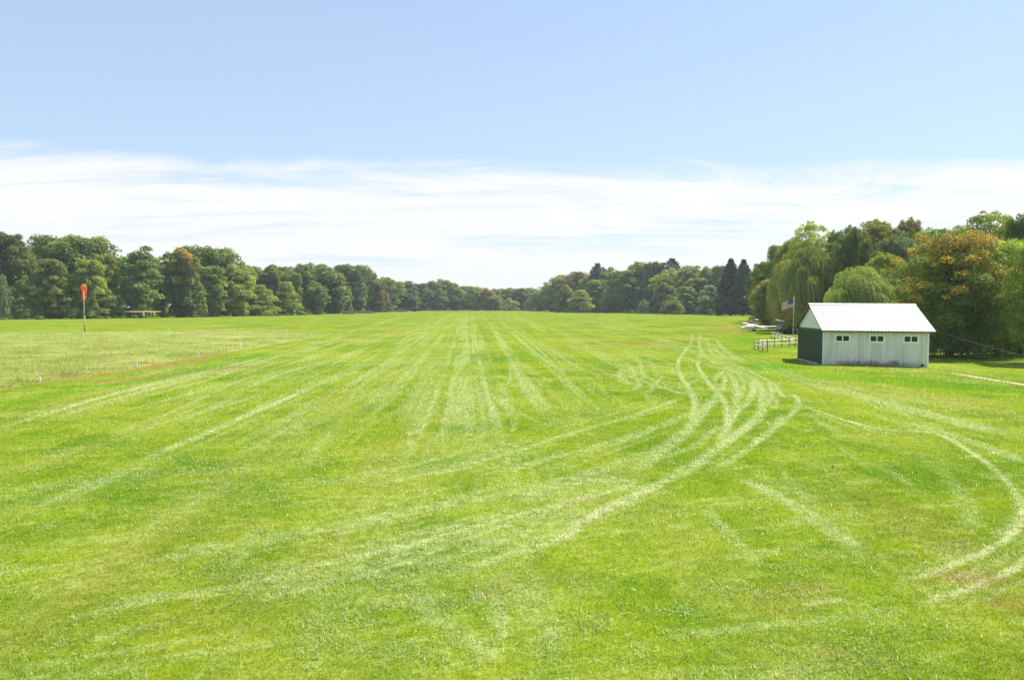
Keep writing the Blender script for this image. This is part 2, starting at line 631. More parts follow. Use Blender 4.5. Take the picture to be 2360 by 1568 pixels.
TRACKS_Z = [
    ([(785, 250), (730, 330), (690, 400), (690, 460), (720, 530), (770, 600), (815, 670), (840, 750), (842, 830), (822, 900), (800, 960)], .42, .95),
    ([(872, 370), (868, 430), (920, 520), (970, 590), (1060, 680), (1110, 760), (1130, 860), (1128, 960), (1090, 1060)], .40, .95),
    ([(700, 640), (790, 590), (880, 540), (940, 500)], .40, .6),
    ([(1000, 560), (1070, 490), (1125, 490), (1180, 540), (1210, 620), (1215, 720), (1190, 830), (1150, 930), (1100, 1050), (1040, 1150)], .45, .85),
    ([(1000, 590), (1040, 520), (1090, 500), (1110, 560), (1080, 640), (1020, 720), (980, 770)], .40, .75),
    ([(1070, 430), (1140, 460), (1200, 490), (1250, 530), (1275, 600), (1250, 690), (1200, 760)], .35, .75),
    ([(1130, 470), (1170, 540), (1190, 620), (1195, 700)], .3, .6),
    ([(1350, 515), (1362, 590), (1350, 680), (1300, 760), (1230, 830), (1170, 900), (1130, 980)], .50, .95),
    ([(1360, 540), (1410, 600), (1440, 690), (1440, 780), (1420, 870), (1340, 950), (1220, 1040), (1100, 1130), (1000, 1200), (880, 1290), (740, 1390), (620, 1480)], .62, .9),
    ([(1500, 555), (1520, 640), (1505, 740), (1480, 810)], .42, .85),
    ([(1530, 575), (1590, 650), (1612, 720)], .36, .85),
    ([(1530, 690), (1570, 770), (1540, 830)], .38, .65),
    ([(1690, 660), (1750, 720), (1760, 790), (1710, 850), (1620, 930), (1540, 1000), (1450, 1070), (1340, 1150), (1200, 1250), (1050, 1330), (900, 1400)], .40, .85),
    ([(1625, 860), (1560, 950), (1470, 1050), (1360, 1140)], .36, .75),
    ([(820, 140), (800, 250)], .5, .6), ([(935, 165), (970, 260)], .5, .6),
    ([(890, 150), (880, 230), (900, 300), (870, 370)], .5, .7),
    ([(950, 250), (990, 310), (1030, 360)], .45, .6),
    ([(1030, 200), (1100, 285), (1200, 365), (1320, 420)], .5, .7), ([(1010, 270), (1090, 340), (1240, 390)], .45, .7),
    ([(1050, 240), (1150, 310), (1280, 380), (1400, 410), (1440, 440), (1465, 480)], .45, .65),
    ([(850, 250), (930, 330), (1000, 400), (1100, 440)], .5, .55),
    ([(310, 330), (360, 430), (382, 510), (340, 600), (285, 675)], .45, .65),
    ([(570, 500), (490, 590), (430, 680)], .42, .6),
    ([(420, 350), (480, 470), (540, 560)], .4, .35),
    ([(1430, 425), (1600, 500), (1800, 570), (2000, 635), (2195, 700)], .5, .55),
    ([(1060, 700), (980, 770), (900, 850), (820, 960), (700, 1070), (560, 1180), (430, 1290), (330, 1360), (240, 1420)], .75, .75),
    ([(880, 830), (740, 880), (560, 960), (380, 1040), (200, 1110), (0, 1180)], .55, .55),
    ([(930, 1090), (800, 1170), (640, 1220), (480, 1270)], .5, .55),
    ([(1100, 970), (1000, 1020), (900, 1100)], .5, .6),
    ([(0, 330), (250, 350), (500, 420), (760, 500)], .6, .4),
]
TRACKS_V = [
    ([(1600, 1060), (1560, 1095), (1480, 1135), (1370, 1190), (1290, 1242), (1230, 1264), (1150, 1290), (1040, 1322), (950, 1342)], .42, .95),
    ([(1510, 1100), (1350, 1152), (1200, 1200), (1060, 1250), (960, 1290), (820, 1332), (700, 1362), (560, 1387), (470, 1407)], .30, .70),
    ([(1440, 1110), (1300, 1160), (1150, 1200), (1000, 1242), (800, 1290), (640, 1330), (500, 1362), (400, 1378), (300, 1396), (180, 1425), (80, 1450)], .32, .85),
    ([(1560, 1020), (1400, 1080), (1250, 1120), (1100, 1152), (900, 1190), (700, 1228), (500, 1262), (250, 1330)], .8, .45),
    ([(1580, 915), (1460, 960), (1320, 1000), (1180, 1045), (1050, 1082), (950, 1102), (800, 1130)], .5, .55),
    ([(1600, 960), (1480, 1000), (1380, 1030), (1200, 1075), (1060, 1112)], .45, .45),
    ([(1480, 1110), (1360, 1110), (1260, 1125), (1200, 1160)], .9, .55),
    ([(1290, 1120), (1320, 1145), (1270, 1200), (1180, 1260)], 1.0, .35),
    ([(1850, 880), (1950, 905), (2100, 945), (2250, 985), (2360, 1012)], 1.6, .5),
    ([(1830, 930), (2000, 985), (2150, 1000), (2240, 1045), (2310, 1100), (2348, 1150), (2354, 1195), (2335, 1228), (2290, 1262), (2200, 1302), (2100, 1338), (2020, 1364)], .26, 1.0),
    ([(2420, 1262), (2360, 1295), (2300, 1330), (2200, 1370), (2105, 1397)], .24, 1.0),
    ([(2105, 1397), (2050, 1410), (1900, 1430), (1700, 1450), (1500, 1475)], .3, .35),
    ([(1950, 1380), (1860, 1395)], .28, .7),
    ([(2380, 1075), (2290, 1038), (2180, 1000), (2060, 970)], .8, .5),
    ([(1700, 1100), (1800, 1150), (1900, 1212), (2000, 1280)], .55, .65),
    ([(1620, 1165), (1700, 1250), (1760, 1310)], .3, .4),
    ([(1790, 1140), (1850, 1170), (1920, 1210)], .25, .6),
    ([(1740, 1090), (1850, 1140), (1960, 1150)], .5, .35),
    ([(2100, 1040), (2180, 1100), (2240, 1180), (2200, 1230)], .5, .3),
    ([(1200, 1350), (1220, 1400), (1260, 1440), (1300, 1500)], .45, .45),
    ([(980, 1360), (1000, 1420), (1080, 1470), (1150, 1540)], .5, .45),
    ([(600, 1210), (570, 1260), (545, 1310)], .25, .45),
    ([(200, 1480), (320, 1450), (420, 1430)], .22, .5),
    # arcs filling in between
    ([(1120, 1230), (900, 1290), (700, 1330), (520, 1350)], .3, .5),
    ([(1330, 1230), (1180, 1280), (1000, 1330), (850, 1370)], .22, .55),
    ([(1650, 1040), (1540, 1110), (1420, 1175), (1300, 1228)], .3, .6),
    ([(1700, 1010), (1610, 1070), (1500, 1120)], .3, .6),
]
WINDROWS_V = [
    # straight mowing windrows running down the strip
    ([(-60, 1030), (150, 960), (330, 905), (560, 845), (760, 785), (950, 724)], 1.5, .85),
    ([(-60, 990), (200, 930), (430, 868), (600, 815)], 0.8, .6),
    ([(180, 1130), (380, 1040), (560, 962), (760, 874), (880, 812), (1000, 748), (1040, 722)], 1.0, .8),
    ([(100, 1080), (300, 1010), (480, 945), (650, 890), (800, 830)], 0.6, .55),
    ([(420, 1080), (620, 990), (760, 915), (900, 830), (1010, 750)], .6, .6),
    ([(980, 1120), (1005, 1010), (1022, 940), (1042, 850), (1058, 770), (1070, 722)], .38, .75),
    ([(1030, 1010), (1045, 900), (1056, 810), (1068, 740)], .3, .55),
    ([(1060, 1100), (1066, 900), (1072, 800), (1075, 722)], .42, .65),
    ([(1100, 1120), (1090, 950), (1083, 850), (1079, 760)], .3, .55),
    ([(1150, 1050), (1125, 950), (1103, 850), (1090, 760)], .34, .7),
    ([(1180, 960), (1150, 890), (1120, 810), (1098, 750)], .3, .4),
    ([(930, 1010), (975, 900), (1025, 800), (1050, 745)], .5, .55),
    ([(880, 960), (940, 880), (1000, 800)], .5, .4),
    ([(1330, 990), (1300, 950), (1240, 880), (1180, 800), (1130, 740), (1105, 722)], 1.5, .50),
    ([(1460, 980), (1400, 930), (1330, 870), (1250, 800), (1180, 750)], .8, .5),
    ([(1540, 905), (1400, 830), (1270, 765), (1180, 730)], .6, .5),
    ([(1790, 900), (1600, 815), (1420, 755), (1290, 727)], .9, .65),
    ([(1700, 815), (1550, 770), (1380, 732)], .9, .5),
    ([(880, 1120), (1000, 1060), (1100, 1120), (1130, 1180)], .8, .4),
    ([(1120, 1380), (1110, 1250), (1100, 1150)], .9, .45),
    ([(1250, 1540), (1220, 1400), (1200, 1300)], .5, .6),
    ([(760, 1400), (860, 1230), (930, 1120)], .4, .4),
    ([(200, 1300), (440, 1170), (620, 1080)], .5, .4),
    ([(0, 1220), (260, 1110), (420, 1050)], .6, .45),
]
random.seed(5)
for p, wd, am in TRACKS_Z:
    paint(Zp(p), wd * .96, am * .98, 0, noise=.22, soft=.45)
for p, wd, am in TRACKS_V:
    paint(Vp(p), wd, am * 1.1, 0, noise=.35, soft=.5)
    paint([(x + .12, y + .38) for x, y in Vp(p)], wd * .5, am * .45, 0, noise=.8)
    paint([(x - .10, y - .45) for x, y in Vp(p)], wd * .5, am * .35, 0, noise=.8)
wrs = np.random.default_rng(41)
for p, wd, am in WINDROWS_V:
    P0 = Vp(p)
    for k_ in range(4):
        off = wrs.normal() * wd * 0.55
        amk = min(am * (0.65 + 0.55 * wrs.random()), 1.0)
        paint([(x + off, y + wrs.normal() * .3) for x, y in P0], max(wd * 0.34, 0.16) * (0.8 + .7 * wrs.random()), amk, 0, noise=0.7, st=(0.8, 0.06), fade=9)
# many faint, thin, broken windrows between the strong ones
def fan(ga, gb, n, w0, w1, a0, a1, seed, part=0.45, st=(0.9, 0.07)):
    q = np.random.default_rng(seed)
    A_, B_ = catmull(Vp(ga), 6), catmull(Vp(gb), 6)
    ta = np.linspace(0, 1, 24)
    A_ = np.stack([np.interp(ta, np.linspace(0, 1, len(A_)), A_[:, c]) for c in (0, 1)], 1)
    B_ = np.stack([np.interp(ta, np.linspace(0, 1, len(B_)), B_[:, c]) for c in (0, 1)], 1)
    for _ in range(n):
        t = q.random()
        sp = part + (1 - part) * q.random()
        s0_ = (1 - sp) * q.random()
        idx = np.arange(int(s0_ * 23), max(int((s0_ + sp) * 23), int(s0_ * 23) + 4))
        idx = idx[idx < 24]
        if len(idx) < 4:
            continue
        tw = t + 0.05 * np.sin(idx * 0.4 + q.random() * 6)
        P = A_[idx] * (1 - tw)[:, None] + B_[idx] * tw[:, None]
        paint(P, w0 + (w1 - w0) * q.random(), 0.80 * (a0 + (a1 - a0) * q.random()), 0, noise=0.75, st=st, fade=6)


fan([(1640, 930), (1400, 1010), (1100, 1110), (700, 1210), (300, 1300), (-60, 1370)],
    [(1760, 980), (1640, 1080), (1420, 1180), (1200, 1275), (900, 1350), (500, 1400), (60, 1470)], 20, .12, .26, .30, .80, 1, .5, (.18, .5))
fan([(1560, 900), (1300, 960), (1000, 1050), (600, 1130), (0, 1250)],
    [(1640, 930), (1400, 1010), (1100, 1110), (700, 1210), (300, 1300), (-60, 1370)], 14, .12, .28, .25, .6, 2, .45, (.18, .5))
fan([(1060, 722), (900, 745), (640, 800), (300, 880), (-60, 960)],
    [(1072, 722), (1030, 800), (960, 900), (830, 1040), (560, 1260)], 56, .20, .60, .30, .80, 3)
fan([(1064, 722), (1030, 800), (985, 900), (930, 1040)],
    [(1090, 722), (1120, 800), (1165, 900), (1230, 1060)], 28, .14, .34, .35, .85, 4)
fan([(1090, 722), (1120, 800), (1165, 900), (1230, 1060)],
    [(1300, 727), (1560, 775), (1800, 830), (2200, 930)], 36, .20, .60, .3, .75, 5)
fan([(1780, 850), (2000, 905), (2360, 1000)], [(1600, 1050), (1750, 1150), (1950, 1300), (2150, 1420)], 30, .15, .5, .2, .6, 6, .25)
fan([(1010, 860), (930, 1040), (860, 1200), (760, 1420)], [(1140, 860), (1190, 1040), (1250, 1250), (1330, 1500)], 24, .10, .22, .25, .6, 9, .4)
fan([(900, 1120), (1000, 1300), (1100, 1560)], [(1300, 1120), (1350, 1300), (1460, 1560)], 12, .12, .3, .2, .5, 8, .25)
# dry brownish patches
for p, wd, am in [([(180, 885), (300, 877), (420, 862)], 1.6, .55), ([(465, 856), (520, 850), (580, 845)], 1.1, .8),
                  ([(2180, 1330), (2280, 1335)], .5, .75), ([(1180, 1345), (1300, 1335)], .8, .35), ([(1100, 1370), (1150, 1365)], .5, .4),
                  ([(1240, 810), (1420, 800), (1560, 790)], 3.5, .3), ([(1640, 765), (1720, 757)], 6.0, .75), ([(1480, 740), (1700, 748)], 8, .35),
                  ([(1520, 770), (1640, 790)], 2.5, .4), ([(2250, 870), (2330, 880)], .5, .2), ([(1110, 811), (1200, 812)], 1.2, .6),
                  ([(700, 800), (850, 770)], 3, .25), ([(1300, 1160), (1400, 1150)], .5, .3), ([(2300, 1400), (2360, 1380)], .4, .5),
                  ([(1900, 1500), (2050, 1520)], .5, .3), ([(1750, 1400), (1900, 1350)], .7, .3), ([(1150, 730), (1300, 735)], 9, .25),
                  ([(0, 890), (100, 878), (200, 866), (300, 856), (420, 835), (520, 812)], 1.6, 1.0), ([(200, 882), (320, 873), (430, 858), (560, 842)], 1.3, .95), ([(420, 768), (560, 762), (700, 768)], 3.5, .55),
                  ([(330, 838), (367, 837)], .9, 1.0)]:
    paint(Vp(p), wd, am, 1, soft=0.9, noise=0.55)
# lush green verge of the meadow and the grass by the shed
paint(Vp([(0, 905), (150, 893), (260, 888), (400, 868), (520, 838), (620, 812)]), 1.5, .7, 3, soft=.8)
paint(Vp([(0, 935), (100, 915), (200, 900)]), 1.5, .8, 3, soft=.8)
paint(Vp([(1740, 830), (1800, 850), (1900, 868), (2100, 880), (2360, 905)]), 3.0, .75, 3, soft=.7)
paint(Vp([(1700, 775), (1745, 790), (1800, 800)]), 6.0, .6, 3, soft=.7)
# the meadow polygon: everything left of the yellow line and nearer than the far mown strip
edge_line = Vp([(-400, 985), (-100, 915), (0, 897), (180, 868), (290, 852), (455, 821), (560, 800), (640, 785), (730, 775), (790, 768)])
top_line = Vp([(-400, 768), (0, 764), (260, 762), (560, 757), (700, 761), (790, 768)])
ex = np.array([p[0] for p in edge_line]); ey = np.array([p[1] for p in edge_line])
tx_ = np.array([p[0] for p in top_line]); ty_ = np.array([p[1] for p in top_line])
lo = np.interp(GXX, ex, ey)
hi = np.interp(GXX, tx_, ty_)
wob = 2.4 * (vnoise(GXX, GYY, 0.35, 4, 3) - 0.5)
mead = smooth((GYY - lo - wob * 0.9) / 1.3) * smooth((hi + wob * 14 - GYY) / 14.0) * (GXX < ex[-1])
MASK[..., 2] = mead
MASK[..., 0] *= (1 - 0.8 * mead)
# thin worn line along the meadow edge
paint([(x + .15, y - .55) for x, y in edge_line], .34, .50, 1, soft=.8, noise=.3)
paint([(x + .15, y - .55) for x, y in edge_line], .34, .55, 0, soft=.8, noise=.3)

nx_, ny_ = len(gx), len(gy)
gme = bpy.data.meshes.new('field_ground')
GZ = ground_z(GXX, GYY)
gme.vertices.add(nx_ * ny_)
gme.vertices.foreach_set('co', np.stack([GXX, GYY, GZ], -1).reshape(-1).astype(np.float32))
ii, jj = np.meshgrid(np.arange(nx_ - 1), np.arange(ny_ - 1), indexing='ij')
a_ = (ii * ny_ + jj).reshape(-1)
quads = np.stack([a_, a_ + ny_, a_ + ny_ + 1, a_ + 1], -1).astype(np.int32)
gme.loops.add(quads.size)
gme.loops.foreach_set('vertex_index', quads.reshape(-1))
gme.polygons.add(len(quads))
gme.polygons.foreach_set('loop_start', np.arange(0, quads.size, 4, dtype=np.int32))
gme.polygons.foreach_set('loop_total', np.full(len(quads), 4, dtype=np.int32))
gme.polygons.foreach_set('use_smooth', np.ones(len(quads), bool))
at = gme.attributes.new('masks', 'FLOAT_COLOR', 'POINT')
at.data.foreach_set('color', np.clip(MASK, 0, 1.2).reshape(-1))
gme.materials.append(ground_mat)
gme.update(calc_edges=True)
ground = bpy.data.objects.new('ground', gme)
COL.objects.link(ground)
tag(ground, 'wide mown grass airfield with pale tyre tracks and mowing stripes', kind='structure')


def sample_mask(x, y):
    i = np.clip(np.searchsorted(gx, x), 0, nx_ - 1)
    j = np.clip(np.searchsorted(gy, y), 0, ny_ - 1)
    return MASK[i, j]


rng = np.random.default_rng(7)


def scatter(n, d0, d1, half=0.72):
    """points on the ground in front of the viewpoint, density falling with the square of the distance"""
    D = d0 * (d1 / d0) ** rng.random(n)
    X = (rng.random(n) * 2 - 1) * half * D
    return X, D


def blades(X, Y, length, width, lean, up=1.0):
    n = len(X)
    z0 = ground_z(X, Y)
    az = rng.random(n) * 2 * PI
    la = rng.random(n) * lean
    dx, dy = np.cos(az), np.sin(az)
    px, py = -dy, dx
    base = np.stack([X, Y, z0 - 0.003], -1)
    side = np.stack([px, py, np.zeros(n)], -1) * (width / 2)[:, None]
    tip = base + np.stack([dx * np.sin(la), dy * np.sin(la), np.cos(la) * up + 0.02], -1) * length[:, None]
    return np.stack([base - side, base + side, tip], 1)


n = 420000
X, Y = scatter(n, 7.3, 75)
kp = rng.random(n) < (1 - smooth((Y - 14) / 50)) * (1 - .65 * sample_mask(X, Y)[:, 0])
X, Y = X[kp], Y[kp]
n = len(X)
k = Y / 8.0
L_ = (0.022 + 0.035 * rng.random(n) ** 1.5) * (0.75 + 0.25 * k)
W_ = (0.005 + 0.004 * rng.random(n)) * k ** 0.8
mk = sample_mask(X, Y)
me = np_mesh('grass_blades', blades(X, Y, L_, W_, 1.35), blade_mat, {'tint': rng.random(n), 'masks': mk})
o = bpy.data.objects.new('grass', me)
COL.objects.link(o)
tag(o, 'short mown green grass blades covering the near field', 'grass', kind='stuff')

# dry clippings lie thickest on the tracks and in loose drifts
n = 520000
X, Y = scatter(n, 7.3, 130)
mk = sample_mask(X, Y)
drift = smooth((vnoise(X, Y * 1.6, 0.9, 4, 1) - 0.50) / 0.16)
drift2 = smooth((vnoise(X, Y, 0.16, 3, 2) - 0.44) / 0.16)
keep = rng.random(n) < (mk[:, 0] * 0.85 + 0.05 + 0.55 * drift * drift2) * (1 - mk[:, 3] * .8) * (1 - smooth((Y - 25) / 100)) * (1 - mk[:, 2])
X, Y, mk = X[keep], Y[keep], mk[keep]
n = len(X)
k = Y / 8.0
k = np.minimum(k, 5.5)
V = blades(X, Y, (0.025 + 0.065 * rng.random(n) ** 1.9) * (0.7 + 0.3 * k), (0.006 + 0.005 * rng.random(n)) * k ** 0.75, 1.5)
V[:, :2, 2] += 0.022
V[:, 2, 2] += 0.012
me = np_mesh('clippings', V, clip_mat, {'tint': rng.random(n), 'masks': mk})
o = bpy.data.objects.new('grass_clippings', me)
COL.objects.link(o)
tag(o, 'pale dry grass clippings strewn along the tyre tracks', 'clippings', kind='stuff')

# longer meadow grass on the left
n = 260000
Y = 34 * (130 / 34) ** rng.random(n)
X = -0.75 * Y + rng.random(n) * 0.56 * Y
mk = sample_mask(X, Y)
cl = smooth((vnoise(X, Y, .45, 4, 6) - .46) / .18)
keep = (mk[:, 2] > 0.5) & (rng.random(n) < 0.35 + 0.65 * np.clip(cl, 0, 1))
X, Y, mk, cl = X[keep], Y[keep], mk[keep], cl[keep]
n = len(X)
V = blades(X, Y, (0.08 + 0.22 * rng.random(n) ** 2) * (0.8 + .5 * np.clip(cl, 0, 1)), 0.014 + 0.018 * rng.random(n), 0.9)
me = np_mesh('meadow_grass', V, blade_mat, {'tint': rng.random(n), 'masks': mk})
o = bpy.data.objects.new('meadow_grass', me)
COL.objects.link(o)
tag(o, 'longer dull green and straw meadow grass left of the mown strip', 'meadow grass', kind='stuff')

# ------------------------------------------------------------------ trees
def unit(a):
    return a / (np.linalg.norm(a, axis=-1, keepdims=True) + 1e-9)


def leaf_quads(rs, C, Nrm, size, aspect=0.6):
    n = len(C)
    r = rs.normal(size=(n, 3))
    t = unit(np.cross(Nrm, r))
    b = np.cross(Nrm, t)
    s = size[:, None]
    fold = Nrm * (s * 0.18)
    return np.stack([C - t * s, C - b * s * aspect + fold, C + t * s, C + b * s * aspect + fold], 1)


def lobes_to_leaves(rs, lobes, n, size, size_var=0.5, rough=0.55, inner=0.15):
    L = np.array(lobes)                                  # cx cy cz rx ry rz tip
    area = (L[:, 3] * L[:, 4] + L[:, 4] * L[:, 5] + L[:, 3] * L[:, 5])
    idx = rs.choice(len(L), n, p=area / area.sum())
    d = unit(rs.normal(size=(n, 3)))
    d[:, 2] = np.where(d[:, 2] < -0.35, -d[:, 2], d[:, 2])
    rad = np.where(rs.random(n) < inner, 0.3 + 0.5 * rs.random(n), 0.82 + 0.30 * rs.random(n) ** 1.5)
    bump = (1 + 0.24 * np.sin(d[:, 0] * 4 + idx) * np.sin(d[:, 1] * 5 + idx * 2) * np.sin(d[:, 2] * 4 + idx * 3)
            + 0.14 * np.sin(d[:, 0] * 11 + idx * 5) * np.sin(d[:, 1] * 9 + idx) * np.sin(d[:, 2] * 12 + idx))
    C = L[idx, :3] + d * L[idx, 3:6] * (rad * bump)[:, None]
    Nn = unit(d * 0.75 + rs.normal(size=(n, 3)) * rough + np.array([0, 0, 0.25]))
    lt = rs.random(len(L))
    tint = np.clip(lt[idx] * 0.55 + rs.random(n) * 0.45, 0, 1)
    sz = size * (1 - size_var / 2 + size_var * rs.random(n))
    tip = np.clip(L[idx, 6] * (0.55 + 0.6 * rs.random(n)) + (d[:, 2] - 0.4) * 0.25 * (L[idx, 6] > 0.05), 0, 1)
    tip *= rs.random(n) < 0.8
    return C, Nn, sz, tint, tip


def make_trunk(rs, H, base_r, top, limbs, spread):
    m = MB()
    pts = []
    x = y = 0.0
    for i in range(8):
        t = i / 7
        pts.append((x, y, -0.3 + t * top))
        x += rs.normal() * 0.02 * H
        y += rs.normal() * 0.02 * H
    rad = [base_r * (1.35 if i == 0 else 1) * (1 - 0.85 * i / 7) for i in range(8)]
    m.tube(pts, rad, 8)
    for j in range(limbs):
        k_ = 2 + int(rs.random() * 4)
        p = Vector(pts[k_])
        az = rs.random() * 2 * PI
        ln = spread * (0.55 + 0.5 * rs.random())
        q = [p]
        for s in range(1, 5):
            q.append(p + Vector((math.cos(az) * ln * s / 4, math.sin(az) * ln * s / 4, ln * 0.22 * s * (0.7 + .3 * rs.random()))))
        r0 = rad[k_] * 0.5
        m.tube(q, [r0, r0 * .75, r0 * .5, r0 * .3, r0 * .12], 6)
    return m


def broad_lobes(rs, H, Rr, z0, K, prof, lob, tipf=0.0):
    lobes = []
    wob_ = rs.random() * 6.28
    for i in range(K):
        t = ((i + rs.random()) / K)
        z = z0 + (H - z0) * (t ** 0.9)
        r = Rr * prof(t)
        az = i * 2.399963 + rs.normal() * 0.3
        rr = lob * (0.6 + 0.85 * rs.random() ** 1.3) * (0.75 + 0.35 * prof(t))
        rad = max(r * (1 + 0.16 * math.sin(az * 2 + wob_) + 0.10 * math.sin(az * 3 + t * 7 + wob_)) - rr * 0.8, 0) * (0.62 + 0.5 * rs.random())
        zz = min(z + rs.normal() * lob * 0.35, H - rr * (0.8 + 0.5 * rs.random()))
        tip = tipf * np.clip((t - 0.35) * 1.6, 0, 1) * (1 if rs.random() < 0.6 else 0.15)
        lobes.append((math.cos(az) * rad, math.sin(az) * rad, zz, rr, rr, rr * (0.72 + 0.2 * rs.random()), tip))
    # core so that the middle is not see-through
    for i in range(max(K // 6, 3)):
        t = (i + 0.5) / max(K // 6, 3)
        z = z0 + (H - z0) * t * 0.86
        r = Rr * prof(t) * 0.55
        lobes.append((0, 0, z, r, r, lob, 0))
    return lobes


def make_broad(name, seed, H, Rr, z0, K, n, prof, lob, leaf, tipf=0.0, trunk_r=None, limbs=6, sprays=10):
    rs = np.random.default_rng(seed)
    lobes = broad_lobes(rs, H, Rr, z0, K, prof, lob, tipf)
    # small outlying sprays break up the outline
    for i in range(sprays):
        t = rs.random() ** 0.6
        az = rs.random() * 2 * PI
        r = Rr * prof(t) * (0.95 + 0.2 * rs.random())
        q = lob * 0.35 * (0.6 + rs.random())
        lobes.append((math.cos(az) * r, math.sin(az) * r, z0 + (H - z0) * t + lob * .2 * rs.random(), q * 1.3, q * 1.3, q, tipf * (rs.random() < .6)))
    C, Nn, sz, tint, tip = lobes_to_leaves(rs, lobes, n, leaf)
    C[:, 2] = np.maximum(C[:, 2], 0.05)
    me = np_mesh(name + '_crown', leaf_quads(rs, C, Nn, sz), LM['mid'], {'tint': tint, 'tip': tip})
    tr = make_trunk(rs, H, trunk_r or H * 0.02, H * 0.8, limbs, Rr * 0.8)
    tm = bpy.data.meshes.new(name + '_trunk')
    tm.from_pydata(tr.v, [], tr.f)
    tm.materials.append(bark)
    tm.polygons.foreach_set('use_smooth', [True] * len(tm.polygons))
    return me, tm, H, Rr


def make_conifer(name, seed, H, Rr, tiers, n, leaf, gap=0.0, flat=False):
    rs = np.random.default_rng(seed)
    Cs, Ns, Ss = [], [], []
    V = []
    per = n // tiers
    for i in range(tiers):
        t = (i + 0.5) / tiers
        z = H * (0.03 + 0.97 * t) if not flat else H * (0.45 + 0.55 * t)
        r = Rr * ((1 - t) ** 0.8 + 0.03) * (0.85 + 0.3 * rs.random())
        if flat:
            r = Rr * (1.05 - t) ** 0.55 * (0.6 + 0.6 * rs.random())
        nb = 7 + int(rs.integers(0, 4)) if not flat else 5
        azs = rs.random() * 6.28 + np.arange(nb) * 2 * PI / nb + rs.normal(size=nb) * 0.25
        bl = r * (0.75 + 0.35 * rs.random(nb))
        m = per
        bi = rs.integers(0, nb, m)
        s = rs.random(m) ** 0.6
        az = azs[bi] + rs.normal(size=m) * (0.16 if not flat else 0.22)
        rad = bl[bi] * s
        up = 0.28 if flat else -0.22
        zz = z + up * rad * (1 if flat else 1) + (0.15 * rad ** 2 / max(r, .1) if not flat else 0) + rs.normal(size=m) * (0.05 * H / tiers * 3)
        Cs.append(np.stack([np.cos(az) * rad, np.sin(az) * rad, zz], -1))
        Ns.append(unit(np.stack([np.cos(az) * 0.35, np.sin(az) * 0.35, np.full(m, 0.9)], -1) + rs.normal(size=(m, 3)) * 0.45))
        Ss.append(leaf * (0.6 + 0.8 * rs.random(m)))
    C = np.concatenate(Cs); Nn = np.concatenate(Ns); S = np.concatenate(Ss)
    me = np_mesh(name + '_crown', leaf_quads(rs, C, Nn, S, 0.45), LM['spruce'], {'tint': rs.random(len(C)), 'tip': np.zeros(len(C))})
    m = MB()
    m.tube([(0, 0, -.3), (0, 0, H * .5), (0, 0, H * .99)], [H * .018, H * .011, H * .002], 8)
    tm = bpy.data.meshes.new(name + '_trunk')
    tm.from_pydata(m.v, [], m.f)
    tm.materials.append(bark)
    return me, tm, H, Rr


def make_willow(name, seed, H, Rr, strands, per, leaf):
    rs = np.random.default_rng(seed)
    K = 34
    t = (np.arange(K) + 0.5) / K
    ba = np.arange(K) * 2.399963 + rs.normal(size=K) * 0.4
    br = Rr * np.sqrt(t) * (0.80 + 0.22 * rs.random(K))
    bt = H * (1 - 0.50 * (br / Rr) ** 2.0) * (0.86 + 0.16 * rs.random(K))
    bt[0:2] = H * 0.96
    brad = Rr * (0.20 + 0.12 * rs.random(K))
    n = strands
    bi = rs.integers(0, K, n)
    la = rs.random(n) * 2 * PI
    lr = np.sqrt(rs.random(n))
    x0 = np.cos(ba[bi]) * br[bi] + np.cos(la) * lr * brad[bi]
    y0 = np.sin(ba[bi]) * br[bi] + np.sin(la) * lr * brad[bi]
    top = np.minimum(bt[bi] - 0.55 * brad[bi] * lr ** 2 - 0.25 * rs.random(n), H)
    ln = H * (0.10 + 0.34 * rs.random(n) ** 1.6) * (0.6 + 0.8 * (br[bi] / Rr))
    ln = np.minimum(ln, top - 0.2)
    s = np.tile(np.linspace(0, 1, per), (n, 1))
    arch = 0.55 * np.sin(np.minimum(s * 2.5, PI / 2)) * (0.4 + 0.6 * lr)[:, None]
    oa = np.arctan2(y0, x0) * 0.7 + la * 0.3
    x = x0[:, None] + np.cos(la)[:, None] * arch + 0.22 * s + 0.12 * s * np.sin(bi * 1.7)[:, None]
    y = y0[:, None] + np.sin(la)[:, None] * arch
    z = top[:, None] + 0.18 * np.sin(np.minimum(s * 6, PI)) - ln[:, None] * s ** 1.15
    C = np.stack([x, y, z], -1).reshape(-1, 3) + rs.normal(size=(n * per, 3)) * 0.06
    m = len(C)
    aa = np.repeat(la, per) + rs.normal(size=m) * 0.8
    Nn = unit(np.stack([np.cos(aa), np.sin(aa), 0.35 + rs.normal(size=m) * 0.35], -1))
    down = np.stack([np.cos(aa) * .35 + rs.normal(size=m) * .2, np.sin(aa) * .35 + rs.normal(size=m) * .2, -np.ones(m)], -1)
    tt = unit(down)
    b = unit(np.cross(Nn, tt))
    sz = (leaf * (0.6 + 0.8 * rs.random(m)))[:, None]
    V = np.stack([C - tt * sz, C - b * sz * 0.30, C + tt * sz, C + b * sz * 0.30], 1)
    st = np.repeat(0.5 * rs.random(K)[bi] + 0.5 * rs.random(n), per)
    me = np_mesh(name + '_crown', V, LM['willow'], {'tint': np.clip(st * .7 + rs.random(m) * .3, 0, 1), 'tip': np.zeros(m)})
    tr = make_trunk(rs, H, H * 0.045, H * 0.85, 9, Rr * 0.7)
    tm = bpy.data.meshes.new(name + '_trunk')
    tm.from_pydata(tr.v, [], tr.f)
    tm.materials.append(bark)
    return me, tm, H, Rr * 1.1


def p_round(t):
    return math.sqrt(max(1 - (2 * t - 0.95) ** 2 * 0.92, 0.02))


